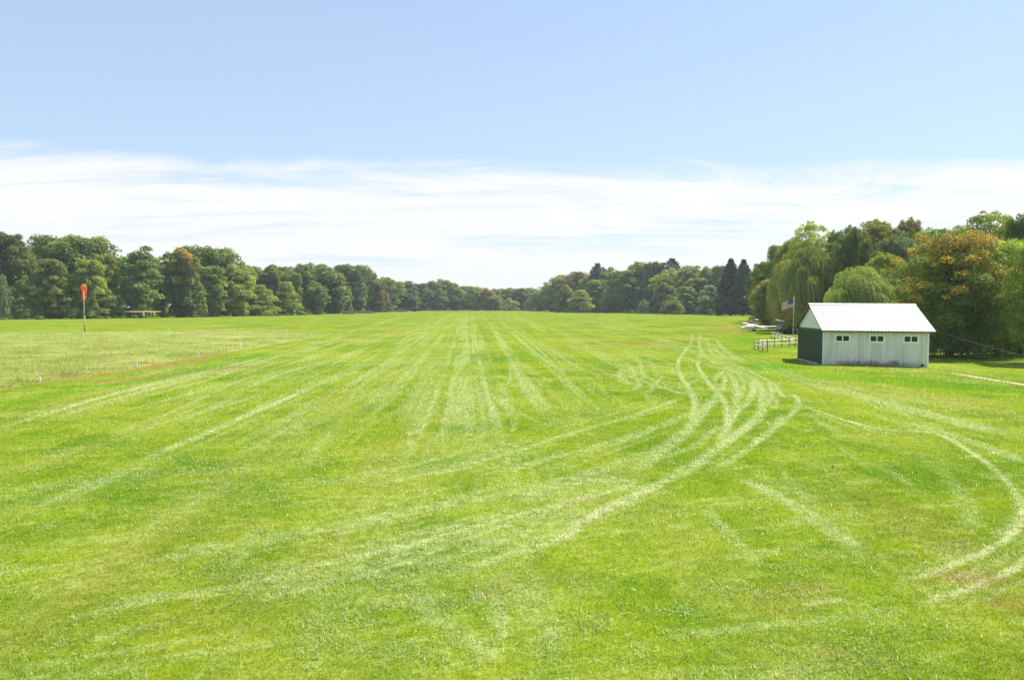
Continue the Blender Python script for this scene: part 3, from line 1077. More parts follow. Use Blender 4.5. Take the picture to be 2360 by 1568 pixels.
def p_oval(t):
    return min(1.0, 0.62 + 0.9 * t) * math.sqrt(max(1 - max(t - 0.35, 0) ** 2 * 2.2, 0.03))


def p_skirt(t):
    return (1 - t ** 2.2) * 0.85 + 0.12


def p_umbrella(t):
    return 0.35 + 0.65 * math.sin(min(t * 1.25, 1) * PI / 2) if t < 0.8 else math.sqrt(max(1 - ((t - 0.8) / 0.22) ** 2, 0.1))


def p_col(t):
    return 0.8 if t < 0.8 else math.sqrt(max(1 - ((t - 0.8) / 0.22) ** 2, 0.1)) * 0.8


PR = dict(
    round=[make_broad('round%d' % i, 10 + i, 20, 7, 2.2, 44, 26000, p_round, 2.3, 0.31) for i in range(4)],
    oval=[make_broad('oval%d' % i, 20 + i, 20, 5.6, 0.6, 44, 26000, p_oval, 1.9, 0.29, tipf=0.8) for i in range(4)],
    skirt=[make_broad('skirt%d' % i, 30 + i, 20, 7.5, 0.2, 50, 26000, p_skirt, 2.2, 0.32) for i in range(3)],
    crownr=[make_broad('umbr%d' % i, 40 + i, 20, 7.5, 6.0, 42, 24000, p_umbrella, 2.2, 0.31) for i in range(2)],
    col=[make_broad('col%d' % i, 50 + i, 20, 3.2, 0.3, 34, 9000, p_col, 1.4, 0.28) for i in range(2)],
    bush=[make_broad('bush%d' % i, 60 + i, 5, 3.6, 0.1, 24, 5000, p_skirt, 1.3, 0.20, trunk_r=.08, limbs=3) for i in range(2)],
    spruce=[make_conifer('spruce%d' % i, 70 + i, 20, 4.2, 30, 30000, 0.30) for i in range(2)],
    pine=[make_conifer('pine%d' % i, 80 + i, 20, 4.6, 11, 7000, 0.30, flat=True) for i in range(2)],
    # finer foliage for the trees close to the shed
    nround=[make_broad('nround%d' % i, 90 + i, 14, 5, 1.2, 84, 60000, p_round, 1.15, 0.125, limbs=9, sprays=40) for i in range(2)],
    noval=[make_broad('noval%d' % i, 100 + i, 14, 4, 0.3, 84, 56000, p_oval, 1.05, 0.125, limbs=9, sprays=40) for i in range(2)],
    nopen=[make_broad('nopen', 110, 14, 4.5, 3.0, 60, 26000, p_round, 0.85, 0.12, limbs=16, sprays=60)],
    maple=[make_broad('maple', 121, 11, 4.6, 0.2, 130, 80000, p_oval, 0.95, 0.085, tipf=1.0, trunk_r=.26, limbs=12, sprays=70)],
    maple2=[make_broad('maple2', 131, 12, 4.0, 1.4, 110, 60000, p_oval, 1.0, 0.090, trunk_r=.28, limbs=10, sprays=40)],
    willow=[make_willow('willow%d' % i, 140 + i, 10, 3.6, 3200, 20, 0.13) for i in range(2)],
)
first_use = {}
tree_rs = random.Random(3)


def plant_tree(proto, mat, x, D, H, wpx, label, cat='tree', name='tree', var=None, group=None):
    """x: column on the 2360 px grid, D: metres ahead, H: height, wpx: crown width on that grid"""
    lst = PR[proto]
    cm_, tm_, h0, r0 = lst[(var if var is not None else tree_rs.randrange(len(lst))) % len(lst)]
    X = (x - CXV) / FV * D
    sw = (wpx / FV * D / 2) / (r0 * 1.02)
    sh = H / (h0 * 1.02)
    root = empty(name, (X, D, float(ground_z(X, D))), tree_rs.random() * 6.28 if var is None else 0.0, label, cat, group, scale=(sw, sw, sh))
    tr = bpy.data.objects.new('trunk', tm_)
    COL.objects.link(tr)
    tr.parent = root
    cr = bpy.data.objects.new('crown', cm_)
    COL.objects.link(cr)
    cr.parent = root
    cr.material_slots[0].link = 'OBJECT'
    cr.material_slots[0].material = LM[mat]
    return root


base_x = [-200, 0, 400, 690, 800, 950, 1100, 1240, 1300, 1500, 1700, 1760]
base_y = [740, 737.5, 733, 727, 723, 717.2, 716.4, 717, 720, 723, 728, 729]


def edge_D(x):
    return dist_edge(float(np.interp(x, base_x, base_y)))


# x, top, width, proto, leaf, row (0 front .. 3 back), label
FAR = [
    (-30, 560, 70, 'round', 'dark', 1, 'dark tree cut by the left frame edge, beside the tallest dark crown'),
    (18, 536, 74, 'oval', 'dark', 1, 'tall dark tree at the far left of the tree line'),
    (6, 640, 34, 'bush', 'grey', 0, 'greyish shrubby tree low against the left frame edge'),
    (66, 576, 48, 'oval', 'mid', 1, 'mid green tree between the leftmost dark tree and the broad oak'),
    (160, 542, 140, 'crownr', 'dark', 2, 'broad flat-topped dark oak rising behind the windsock'),
    (118, 596, 62, 'oval', 'mid', 0, 'mid green leafy tree left of the windsock'),
    (60, 640, 56, 'skirt', 'dark', 0, 'low dark tree at the wood edge far left'),
    (165, 645, 60, 'skirt', 'mid', 0, 'low bushy tree just left of the windsock'),
    (205, 597, 62, 'oval', 'light', 0, 'bright light green tree directly behind the windsock'),
    (244, 584, 50, 'oval', 'light', 1, 'light green tree right of the windsock, next to the broad oak'),
    (272, 592, 40, 'round', 'grey', 3, 'thin grey-green treetop showing behind the dark oval tree'),
    (250, 668, 50, 'skirt', 'mid', 0, 'low mid green tree between windsock and parked plane'),
    (209, 700, 36, 'bush', 'grey', 0, 'pale grey-green weeping shrub right of the windsock pole'),
    (322, 575, 82, 'oval', 'dark', 0, 'dark oval tree standing behind the parked yellow plane'),
    (374, 604, 42, 'oval', 'yellow', 1, 'yellow-green tree right of the dark oval tree'),
    (352, 590, 40, 'round', 'mid', 3, 'small far treetop above the yellow-green tree'),
    (420, 572, 62, 'oval', 'tipped', 0, 'tall tree with an orange-red tipped top, right of the plane'),
    (475, 567, 104, 'crownr', 'dark', 2, 'broad dark tree behind the orange-tipped tree'),
    (445, 640, 50, 'skirt', 'mid', 0, 'low leafy tree below the orange-tipped tree'),
    (486, 612, 60, 'oval', 'mid', 0, 'mid green tree with long layered branches in mid left tree line'),
    (540, 616, 70, 'oval', 'light', 0, 'large pale green tree in the middle of the left tree line'),
    (556, 604, 60, 'round', 'mid', 2, 'rounded green top behind the large pale green tree'),
    (587, 616, 50, 'round', 'rust', 2, 'brownish olive tree top in the left tree line'),
    (598, 656, 60, 'skirt', 'light', 0, 'low spreading light green tree under the brownish tree top'),
    (628, 609, 40, 'oval', 'yellow', 1, 'slim tree with a yellow tinged top in the left tree line'),
    (652, 614, 60, 'round', 'dark', 2, 'dark tree right of the yellow tinged top'),
    (660, 648, 52, 'skirt', 'yellow', 0, 'yellowing green tree in front, beside the banded marker pole'),
    (684, 628, 30, 'col', 'dark', 1, 'narrow dark tree just above the banded marker pole'),
    (704, 606, 52, 'round', 'dark', 2, 'dark rounded treetop, highest one above the banded pole'),
    (737, 612, 92, 'round', 'olive', 1, 'wide olive green tree right of the banded pole'),
    (730, 650, 46, 'oval', 'olive', 0, 'shaded olive tree under the wide olive crown'),
    (771, 640, 46, 'oval', 'dark', 0, 'dark ivy-covered tree right of the wide olive one'),
    (808, 609, 66, 'crownr', 'dark', 1, 'dark spreading tree at the step in the left tree line'),
    (800, 658, 24, 'col', 'mid', 0, 'narrow vine-covered trunk beside the dark ivy-covered tree'),
    (826, 648, 34, 'oval', 'grey', 0, 'grey half-bare tree beside the vine-covered trunk'),
    (843, 620, 46, 'round', 'mid', 1, 'green tree sloping down above the digger'),
    (866, 645, 46, 'oval', 'rust', 0, 'reddish brown tree left of the orange digger'),
    (893, 638, 52, 'round', 'mid', 1, 'rounded green tree above the brush pile'),
    (880, 672, 34, 'skirt', 'olive', 0, 'low olive tree directly behind the orange digger'),
    (932, 651, 62, 'oval', 'olive', 0, 'grey-olive tree behind the brush pile'),
    (968, 653, 44, 'oval', 'dark', 0, 'first dark tree at the left corner of the runway end'),
    (997, 650, 48, 'round', 'dark', 1, 'dark rounded tree left of the runway axis'),
    (1027, 646, 52, 'round', 'mid', 1, 'tallest rounded tree at the end of the runway'),
    (1010, 668, 38, 'oval', 'mid', 0, 'lower green tree in front of the tallest runway-end tree'),
    (1046, 662, 38, 'oval', 'dark', 0, 'dark green tree right of the tallest runway-end tree'),
    (1068, 659, 36, 'oval', 'mid', 1, 'green tree standing exactly at the end of the runway stripes'),
    (1090, 659, 40, 'oval', 'light', 0, 'light green tree left of the orange tree at the runway end'),
    (1122, 666, 30, 'oval', 'orange', 0, 'small orange-yellow tree at the end of the runway'),
    (1110, 665, 40, 'round', 'dark', 2, 'dark treetop just behind the orange-yellow tree'),
    (1150, 665, 42, 'round', 'dark', 2, 'dark tree right behind the orange tree'),
    (1143, 680, 28, 'oval', 'mid', 0, 'small green tree immediately right of the orange one'),
    (1176, 663, 44, 'round', 'mid', 1, 'mid green tree two crowns right of the orange tree'),
    (1176, 691, 36, 'bush', 'light', 0, 'light green round bush at the right of the runway end'),
    (1202, 664, 42, 'oval', 'dark', 1, 'dark tree left of the dip in the skyline'),
    (1223, 663, 32, 'round', 'mid', 2, 'small rounded top at the dip in the skyline'),
    (1224, 688, 30, 'bush', 'rust', 0, 'brown-olive bush at the right of the runway end'),
    (1246, 672, 38, 'oval', 'mid', 0, 'low tree where the right wood begins'),
    (1266, 654, 40, 'oval', 'mid', 1, 'green tree at the start of the rising right wood'),
    (1293, 636, 54, 'round', 'yellow', 1, 'yellow-green rounded tree on the rising right wood'),
    (1334, 626, 66, 'round', 'rust', 2, 'rusty olive dome at the left of the right wood'),
    (1303, 660, 46, 'skirt', 'mid', -1, 'leafy tree jutting forward from the right wood'),
    (1338, 668, 48, 'skirt', 'light', -1, 'lighter bushy tree joined to the jutting leafy tree'),
    (1376, 607, 30, 'pine', 'spruce', 2, 'ragged pine top sticking out above the left of the right wood'),
    (1376, 644, 48, 'oval', 'mid', 0, 'mid green tree under the ragged pine top'),
    (1362, 632, 60, 'round', 'light', 2, 'light green crown left below the ragged pine'),
    (1405, 619, 46, 'round', 'rust', 2, 'orange-brown tinged crown right of the ragged pine'),
    (1404, 672, 40, 'skirt', 'light', 0, 'low light green tree at the foot of the right wood'),
    (1434, 622, 68, 'oval', 'mid', 0, 'large green tree in the right wood left of centre'),
    (1476, 607, 56, 'round', 'mid', 1, 'tall green crown in the middle of the right wood'),
    (1510, 603, 50, 'oval', 'dark', 1, 'highest deciduous crown of the right wood'),
    (1484, 691, 28, 'bush', 'grey', -1, 'small pale bush at the foot of the right wood'),
    (1548, 596, 40, 'pine', 'spruce', 2, 'flat spreading pine top above the middle of the right wood'),
    (1545, 618, 64, 'round', 'light', 1, 'light green crown below the flat spreading pine'),
    (1530, 655, 46, 'oval', 'mid', 0, 'shaded green tree in the middle foot of the right wood'),
    (1552, 689, 50, 'bush', 'dark', -1, 'dark rounded bush jutting out of the right wood'),
    (1590, 613, 56, 'round', 'olive', 2, 'olive rounded crown right of the flat pine'),
    (1583, 660, 44, 'oval', 'mid', 0, 'green tree between the dark bush and the spruces'),
    (1607, 640, 50, 'oval', 'yellow', 1, 'yellow-green tree left of the two spruces'),
    (1634, 618, 46, 'round', 'mid', 2, 'round green crown just left of the two spruces'),
    (1636, 657, 50, 'skirt', 'grey', 0, 'greyish spreading tree at the foot of the spruces'),
    (1656, 612, 34, 'oval', 'dark', 2, 'slim dark crown touching the left spruce'),
    (1683, 594, 54, 'spruce', 'spruce', 0, 'left one of the two tall dark spruces'),
    (1712, 596, 52, 'spruce', 'spruce', 0, 'right one of the two tall dark spruces'),
    (1740, 622, 50, 'oval', 'dark', 1, 'dark tree between the spruces and the near trees'),
]
for x, yt, wd, proto, mat, row, label in FAR:
    D = edge_D(x)
    D = D * (1 + 0.035 * row) + 3 * row + (wd * 0.66 / FV * D * 0.9 + 1 if row >= 0 else 0)
    H = CAM_H + (HZV - yt) / FV * D
    nm = {'spruce': 'spruce_tree', 'pine': 'pine_tree', 'bush': 'bush'}.get(proto, 'tree')
    plant_tree(proto, mat, x, D, H, wd * {'spruce': 1.75, 'pine': 1.7, 'col': 1.2}.get(proto, 1.32), label, 'bush' if proto == 'bush' else 'tree', nm)

# x, D, top, width, proto, leaf, label (near trees round and behind the shed)
NEAR = [
    (1762, 138, 600, 56, 'noval', 'mid', 'dark green tree right of the two tall spruces'),
    (1789, 128, 562, 44, 'noval', 'dark', 'dark pointed tree standing above the gliders'),
    (1780, 131, 640, 66, 'noval', 'yellow', 'yellow-green bushy tree hanging over the parked gliders'),
    (1822, 118, 549, 60, 'noval', 'light', 'green tree left above the tall willow'),
    (1864, 112, 511, 76, 'nopen', 'light', 'loose open tree topping the wood above the tall willow'),
    (1832, 100, 640, 60, 'noval', 'yellow', 'yellow tree behind the flagpole'),
    (1922, 110, 530, 34, 'noval', 'dark', 'narrow dark tree right above the tall willow'),
    (1962, 106, 518, 66, 'nround', 'olive', 'yellow-olive tree above the pale willow'),
    (2018, 112, 504, 90, 'nround', 'yellow', 'broad yellow-olive crown at the top of the ridge behind the shed'),
    (1992, 100, 546, 32, 'noval', 'dark', 'slim dark tree between the two olive crowns'),
    (2092, 112, 500, 60, 'nround', 'rust', 'orange-brown topped tree behind the shed ridge'),
    (2066, 98, 540, 80, 'nround', 'grey', 'grey-green tree above the right part of the pale willow'),
    (2145, 104, 524, 84, 'nround', 'light', 'green tree between the orange-brown top and the red-tipped maple'),
    (2036, 90, 582, 74, 'nround', 'light', 'dark leafy tree just above the shed roof'),
    (1940, 96, 560, 70, 'nround', 'mid', 'mid green tree between the two willows'),
    (2270, 84, 485, 130, 'nopen', 'mid', 'tall open-branched tree above the red-tipped maple'),
    (2352, 78, 494, 80, 'nround', 'dark', 'dark round tree in the upper right corner of the wood'),
    (2225, 80, 560, 120, 'nround', 'mid', 'dark tree hidden behind the red-tipped maple'),
    (2110, 82, 600, 90, 'nround', 'mid', 'shaded dark tree behind the right end of the shed'),
    (2440, 70, 520, 160, 'nround', 'mid', 'dark tree running out of the right frame edge'),
]
for x, D, yt, wd, proto, mat, label in NEAR:
    D = D * (1.28 if x < 1950 and x != 1780 else 1.08)
    H = CAM_H + (HZV - yt) / FV * D
    plant_tree(proto, mat, x, D, H, wd * 1.42, label)

plant_tree('willow', 'willow', 1864, 116, CAM_H + (HZV - 556) / FV * 116, 138, 'tall olive weeping willow behind the flagpole and shed gable', name='willow_tree', cat='willow', var=0)
plant_tree('willow', 'willowy', 1812, 126, CAM_H + (HZV - 588) / FV * 126, 96, 'yellowish weeping willow left of the tall willow', name='willow_tree', cat='willow', var=1)
plant_tree('willow', 'willowp', 1978, 78, CAM_H + (HZV - 600) / FV * 78, 165, 'pale green weeping willow above the shed roof', name='willow_tree', cat='willow', var=1)
plant_tree('maple', 'maple', 2192, 63, CAM_H + (HZV - 531) / FV * 63, 258, 'large maple with orange-red leaf tips right of the shed', name='maple_tree', var=0)
plant_tree('maple2', 'light', 2300, 64, CAM_H + (HZV - 545) / FV * 64, 190, 'shady green tree with thick trunk right of the maple', var=0)
plant_tree('maple2', 'mid', 2400, 56, CAM_H + (HZV - 540) / FV * 56, 150, 'dark green tree cut by the right frame edge', var=0)
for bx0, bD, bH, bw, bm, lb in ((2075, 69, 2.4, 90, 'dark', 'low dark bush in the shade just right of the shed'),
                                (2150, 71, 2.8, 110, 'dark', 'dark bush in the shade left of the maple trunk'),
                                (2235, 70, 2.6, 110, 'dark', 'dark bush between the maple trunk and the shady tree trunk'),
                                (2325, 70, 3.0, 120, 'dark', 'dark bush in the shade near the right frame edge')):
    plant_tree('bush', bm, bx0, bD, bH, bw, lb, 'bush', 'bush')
plant_tree('noval', 'mid', 2350, 66, 9.6, 150, 'leafy green tree filling the right edge beside the shady tree')
plant_tree('bush', 'orange', 1817, 112, 1.2 + (HZV + 40 - 716) / FV * 112, 24, 'yellow-orange bush below the flag', 'bush', 'bush')

# understorey and the wood seen between the trunks: one mass
rs = np.random.default_rng(77)
lob = []
for x in np.arange(-120, 1760, 9.0):
    D = edge_D(x) * 1.10 + 16 + rs.random() * 14
    prof_y = np.interp(x, [-120, 0, 160, 300, 480, 620, 800, 900, 1000, 1120, 1230, 1290, 1500, 1700, 1760],
                       [590, 575, 570, 596, 590, 618, 620, 650, 660, 670, 673, 648, 620, 622, 632])
    X = (x - CXV) / FV * D
    top = CAM_H + (HZV - prof_y - rs.random() * 14) / FV * D
    r = 9 / FV * D * 1.1
    for z in np.arange(0.5, top, r * 0.9):
        lob.append((X + rs.normal() * r * .3, D + rs.normal() * 5, z, r, r * 1.2, r * .8, 0))
C, Nn, sz, tint, tip = lobes_to_leaves(rs, lob, 160000, 0.50)
me = np_mesh('woodland_far', leaf_quads(rs, C, Nn, sz), LM['mid'], {'tint': tint * .6, 'tip': tip})
o = bpy.data.objects.new('woodland', me)
COL.objects.link(o)
tag(o, 'dense shaded woodland filling the gaps behind the tree line', 'woodland', kind='stuff')
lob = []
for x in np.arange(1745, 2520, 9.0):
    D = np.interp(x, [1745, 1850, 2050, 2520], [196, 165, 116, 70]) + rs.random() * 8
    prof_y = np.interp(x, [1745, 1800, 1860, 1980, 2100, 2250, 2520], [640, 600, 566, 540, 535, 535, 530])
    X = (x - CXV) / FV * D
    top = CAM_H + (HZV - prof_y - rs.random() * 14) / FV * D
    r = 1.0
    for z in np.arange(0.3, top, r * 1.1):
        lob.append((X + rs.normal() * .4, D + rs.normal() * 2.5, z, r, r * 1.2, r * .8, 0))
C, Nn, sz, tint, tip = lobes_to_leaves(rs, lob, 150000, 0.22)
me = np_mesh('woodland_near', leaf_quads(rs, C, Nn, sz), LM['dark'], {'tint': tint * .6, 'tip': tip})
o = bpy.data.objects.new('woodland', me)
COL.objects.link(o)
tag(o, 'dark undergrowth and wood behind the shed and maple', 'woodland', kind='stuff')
# rough grass and weeds along the foot of the wood
lob = []
for x in np.arange(-60, 1660, 3.2):
    if rs.random() < 0.42 or math.sin(x * .031) + math.sin(x * .083 + 1) + rs.normal() * .5 < (0.1 if 560 < x < 1400 else 1.0):
        continue
    D = edge_D(x) - 2 + rs.random() * 4
    X = (x - CXV) / FV * D
    q = (0.3 + 0.9 * rs.random() ** 2) * (1.2 if 600 < x < 1400 else 0.8)
    lob.append((X, D, q * .3, q * 1.6, q, q * .8, 0))
C, Nn, sz, tint, tip = lobes_to_leaves(rs, lob, 16000, 0.26)
me = np_mesh('edge_weeds', leaf_quads(rs, C, Nn, sz), LM['olive'], {'tint': tint, 'tip': tip})
o = bpy.data.objects.new('weeds', me)
COL.objects.link(o)
tag(o, 'rough pale weeds along the foot of the tree line', 'weeds', kind='stuff')

# ------------------------------------------------------------------ the shed
def siding_mat():
    m, h, out = new_mat('weathered_white_siding')
    tcn = h.n('ShaderNodeTexCoord')
    p = tcn.outputs['Object']
    sp = h.n('ShaderNodeSeparateXYZ')
    h.put(sp.inputs[0], p)
    runs = h.noise(h.mapping(p, scale=(3.5, 3.5, 0.35)), 1.0, 5, 0.65)
    blot = h.noise(p, 1.3, 5, 0.6)
    c = h.mix(h.mapr(runs, 0.35, 0.68), (0.74, 0.75, 0.69), (0.58, 0.59, 0.52))
    c = h.mix(h.mapr(blot, 0.5, 0.72, 0, 0.5), c, (0.56, 0.58, 0.52))
    # splash stain, mould and rust along the foot
    edge = h.math('ADD', sp.outputs[2], h.math('MULTIPLY', h.math('SUBTRACT', h.noise(h.mapping(p, scale=(2.2, 2.2, .8)), 1.0, 5, .7), .5), 0.9))
    foot = h.mapr(edge, 0.42, 0.02, 0, 0.85)
    mid_ = h.math('MULTIPLY', h.mapr(sp.outputs[0], 0.4, 1.6), h.mapr(sp.outputs[0], 6.6, 4.6))
    c = h.mix(h.math('MULTIPLY', foot, h.math('ADD', h.math('MULTIPLY', mid_, .8), .2)), c, (0.135, 0.115, 0.095))
    spots = h.n('ShaderNodeTexVoronoi')
    h.put(spots.inputs['Vector'], p)
    spots.inputs['Scale'].default_value = 2.6
    spots.inputs['Randomness'].default_value = 1.0
    sr = h.n('ShaderNodeSeparateColor')
    h.put(sr.inputs[0], spots.outputs['Color'])
    sm = h.math('MULTIPLY', h.mapr(spots.outputs['Distance'], 0.10, 0.03), h.math('GREATER_THAN', sr.outputs[0], 0.55))
    c = h.mix(h.math('MULTIPLY', sm, .75), c, (0.16, 0.13, 0.09))
    b = h.n('ShaderNodeBsdfPrincipled')
    h.put(b.inputs['Base Color'], c)
    b.inputs['Roughness'].default_value = 0.75
    h.l.new(b.outputs[0], out.inputs[0])
    return m


siding = siding_mat()
green_steel = plain('dark_green_siding', (0.030, 0.064, 0.030), 0.6, var=0.15, scale=2.0)
green_trim = plain('dark_green_trim', (0.020, 0.040, 0.026), 0.5, var=0.1)
gable_white = plain('gable_white', (0.74, 0.75, 0.70), 0.7, var=0.06, scale=1.5)
roof_white, rh, ro = new_mat('white_steel_roof')
rt = rh.n('ShaderNodeTexCoord')
rs_ = rh.n('ShaderNodeSeparateXYZ')
rh.put(rs_.inputs[0], rt.outputs['Object'])
fr_ = rh.math('FRACT', rh.math('DIVIDE', rh.math('ADD', rs_.outputs[0], 0.16), 0.2325))
rib_shade = rh.mapr(rh.math('ABSOLUTE', rh.math('SUBTRACT', fr_, 0.70)), 0.10, 0.03)  # tan line painted on each rib's left flank as its shaded side
grime = rh.noise(rh.mapping(rt.outputs['Object'], scale=(2.0, .5, .5)), 1.0, 5, .65)
rc = rh.mix(rh.mapr(grime, .4, .7, 0, .35), (0.43, 0.42, 0.38), (0.37, 0.355, 0.31))
rc = rh.mix(rh.math('MULTIPLY', rib_shade, .80), rc, (0.27, 0.24, 0.17))
rb = rh.n('ShaderNodeBsdfPrincipled')
rh.put(rb.inputs['Base Color'], rc)
rb.inputs['Roughness'].default_value = 0.5
rh.l.new(rb.outputs[0], ro.inputs[0])
vinyl = plain('white_vinyl', (0.90, 0.91, 0.95), 0.4, var=0.03)
glass, gh, go = new_mat('dark_window_glass')
gb = gh.n('ShaderNodeBsdfPrincipled')
gb.inputs['Base Color'].default_value = (0.010, 0.018, 0.018, 1)
gb.inputs['Roughness'].default_value = 0.04
gb.inputs['Specular IOR Level'].default_value = 0.6
gh.l.new(gb.outputs[0], go.inputs[0])
grey_plank = plain('weathered_plank', (0.40, 0.38, 0.34), 0.8, var=0.3, scale=8)
concrete = plain('concrete', (0.42, 0.41, 0.38), 0.9, var=0.2, scale=5)
dark_plastic = plain('dark_plastic', (0.03, 0.035, 0.035), 0.5)

BL, BW, BH, RISE = 6.93, 6.15, 2.50, 1.66
OF, OL_, OR_ = 0.30, 0.16, 0.34           # roof overhangs: front and back, left, right
shed = empty('shed', (21.32, 53.2, 0.0), 0, 'white shed with green end wall and white metal roof', 'shed')
shed.rotation_euler = (0, 0.0079, -0.0873)


def rib_wall(x0, x1, y, z0, z1, pitch, dep, axis='x', sgn=-1):
    """siding of shallow vertical battens"""
    m = MB()
    a = x0
    while a < x1 - 1e-4:
        b = min(a + pitch, x1)
        g = a + (b - a) * 0.86
        prof = [(a, 0), (g - 0.004, 0), (g, -dep), (b - 0.004, -dep), (b, 0)]
        for (p, d), (q, e) in zip(prof, prof[1:]):
            P = [(p, y + sgn * d * -1 * 1, z0), (q, y - sgn * e, z0), (q, y - sgn * e, z1), (p, y - sgn * d, z1)]
            P[0] = (p, y - sgn * d, z0)
            if axis == 'y':
                P = [(yy, xx, zz) for xx, yy, zz in P][::-1]
            m.add(P, [(0, 1, 2, 3)])
        a = b
    return m


FZ = -0.35
rib_wall(0, BL, 0, FZ, BH, 0.30, 0.012).build('wall', siding, shed, label='pale weathered front wall with stained foot')
rib_wall(0, BW, 0, FZ, BH - 0.10, 0.23, 0.018, 'y').build('wall', green_steel, shed, label='dark green end wall')
mb = MB()
mb.add([(BL, 0, FZ), (BL, BW, FZ), (BL, BW, BH), (BL, BW / 2, BH + RISE - 0.05), (BL, 0, BH)], [(0, 1, 2, 3, 4)])
mb.build('wall', siding, shed, label='right end wall with gable')
mb = MB()
mb.add([(BL, BW, FZ), (0, BW, FZ), (0, BW, BH), (BL, BW, BH)], [(0, 1, 2, 3)])
mb.build('wall', siding, shed, label='rear wall')
mb = MB()
gz = BH - 0.10
sl = RISE / (BW / 2)
prof_g = []
n_ = 26
for i in range(n_):
    y0, y1 = BW * i / n_, BW * (i + 1) / n_
    def top(y):
        return BH + sl * min(y, BW - y) - 0.02
    off = -0.003 if i % 2 else 0.0
    mb.add([(off, y1, gz), (off, y0, gz), (off, y0, top(y0)), (off, y1, top(y1))], [(0, 1, 2, 3)])
mb.build('gable', gable_white, shed, label='pale triangular gable above the green wall')
mb = MB()
mb.box(-0.045, 0.0, -0.02, BW + 0.02, gz - 0.10, gz + 0.03)
mb.build('trim_board', green_trim, shed)
for cx0, cy0 in ((-0.03, -0.03), (BL - 0.07, -0.03)):
    mb = MB()
    mb.box(cx0, cx0 + 0.10, cy0, cy0 + 0.06, FZ, BH - 0.03)
    mb.build('corner_trim', vinyl if cx0 > 1 else gable_white, shed)

# roof of raised-rib steel sheet
roofm = MB()
yr = BW / 2
x0, x1 = -OL_, BL + OR_


def roof_profile():
    xs, hs = [], []
    a = x0
    while a < x1 - 0.05:
        for dx_, hh in ((0.0, 0.0), (0.165, 0.0), (0.185, 0.028), (0.212, 0.028), (0.232, 0.0)):
            if a + dx_ <= x1:
                xs.append(a + dx_)
                hs.append(hh)
        a += 0.2325
    return xs, hs


xs, hs = roof_profile()
for side in (-1, 1):
    ye = yr + side * (yr + OF)
    ze = BH + RISE - sl * (yr + OF)
    zr = BH + RISE
    vs = []
    for x_, h_ in zip(xs, hs):
        vs += [(x_, ye, ze + h_ + .02), (x_, yr + side * 0.001, zr + h_ + .02)]
    fs = [(2 * i, 2 * i + 2, 2 * i + 3, 2 * i + 1) if side < 0 else (2 * i, 2 * i + 1, 2 * i + 3, 2 * i + 2) for i in range(len(xs) - 1)]
    roofm.add(vs, fs)
roof = roofm.build('roof', roof_white, shed)
under = MB()
for side in (-1, 1):
    ye = yr + side * (yr + OF - .01)
    ze = BH + RISE - sl * (yr + OF - .01)
    under.add([(x0 + .01, ye, ze), (x1 - .01, ye, ze), (x1 - .01, yr, BH + RISE), (x0 + .01, yr, BH + RISE),
               (x0 + .01, ye, ze - .05), (x1 - .01, ye, ze - .05), (x1 - .01, yr, BH + RISE - .05), (x0 + .01, yr, BH + RISE - .05)],
              [(0, 1, 2, 3), (7, 6, 5, 4), (0, 4, 5, 1), (1, 5, 6, 2), (3, 7, 4, 0)])
under.build('soffit', green_trim, roof)
capm = MB()
capm.add([(x0 - .01, yr - .17, BH + RISE - sl * .17 + .056), (x1 + .01, yr - .17, BH + RISE - sl * .17 + .056),
          (x1 + .01, yr, BH + RISE + .075), (x0 - .01, yr, BH + RISE + .075),
          (x1 + .01, yr + .17, BH + RISE - sl * .17 + .056), (x0 - .01, yr + .17, BH + RISE - sl * .17 + .056)],
         [(0, 1, 2, 3), (3, 2, 4, 5)])
capm.build('ridge_cap', roof_white, roof)
# rake boards at the left gable: wide on the far slope, narrow on the near one
for side, dep in ((1, 0.24), (-1, 0.07)):
    ye = yr + side * (yr + OF)
    ze = BH + RISE - sl * (yr + OF)
    m = MB()
    m.add([(x0 - .012, ye, ze + .02), (x0 - .012, yr, BH + RISE + .02), (x0 - .012, yr, BH + RISE + .02 - dep), (x0 - .012, ye, ze + .02 - dep * .8),
           (x0 + .02, ye, ze + .02), (x0 + .02, yr, BH + RISE + .02), (x0 + .02, yr, BH + RISE + .02 - dep), (x0 + .02, ye, ze + .02 - dep * .8)],
          [(0, 1, 2, 3), (7, 6, 5, 4), (3, 2, 6, 7), (0, 4, 5, 1), (0, 3, 7, 4)])
    m.build('rake_board', green_trim, roof)
m = MB()
m.box(x0, x1, -OF - .02, -OF + .005, BH + RISE - sl * (yr + OF) - .07, BH + RISE - sl * (yr + OF) + .012)
m.build('eave_trim', green_trim, roof)

# windows
for s in (1.28, 3.54, 5.77):
    W2, H2, zc_ = 0.475, 0.235, 1.82
    fr = MB()
    t = 0.055
    fr.box(s - W2, s + W2, -.045, .0, zc_ + H2 - t, zc_ + H2)
    fr.box(s - W2, s + W2, -.045, .0, zc_ - H2, zc_ - H2 + t)
    fr.box(s - W2, s - W2 + t, -.045, .0, zc_ - H2 + t, zc_ + H2 - t)
    fr.box(s + W2 - t, s + W2, -.045, .0, zc_ - H2 + t, zc_ + H2 - t)
    fr.box(s - .035, s + .035, -.040, .0, zc_ - H2 + t, zc_ + H2 - t)
    win = MB()
    win.box(s - W2 - .05, s + W2 + .05, -.022, -.013, zc_ - H2 - .05, zc_ + H2 + .04)
    wobj = win.build('window', vinyl, shed)
    fr.build('frame', vinyl, wobj)
    for a, b in ((s - W2 + t, s - .035), (s + .035, s + W2 - t)):
        g = MB()
        g.box(a, b, -.030, -.024, zc_ - H2 + t, zc_ + H2 - t)
        g.build('pane', glass, wobj)
m = MB()
m.box(6.50, 6.62, -.14, -.013, -0.02, 0.12)
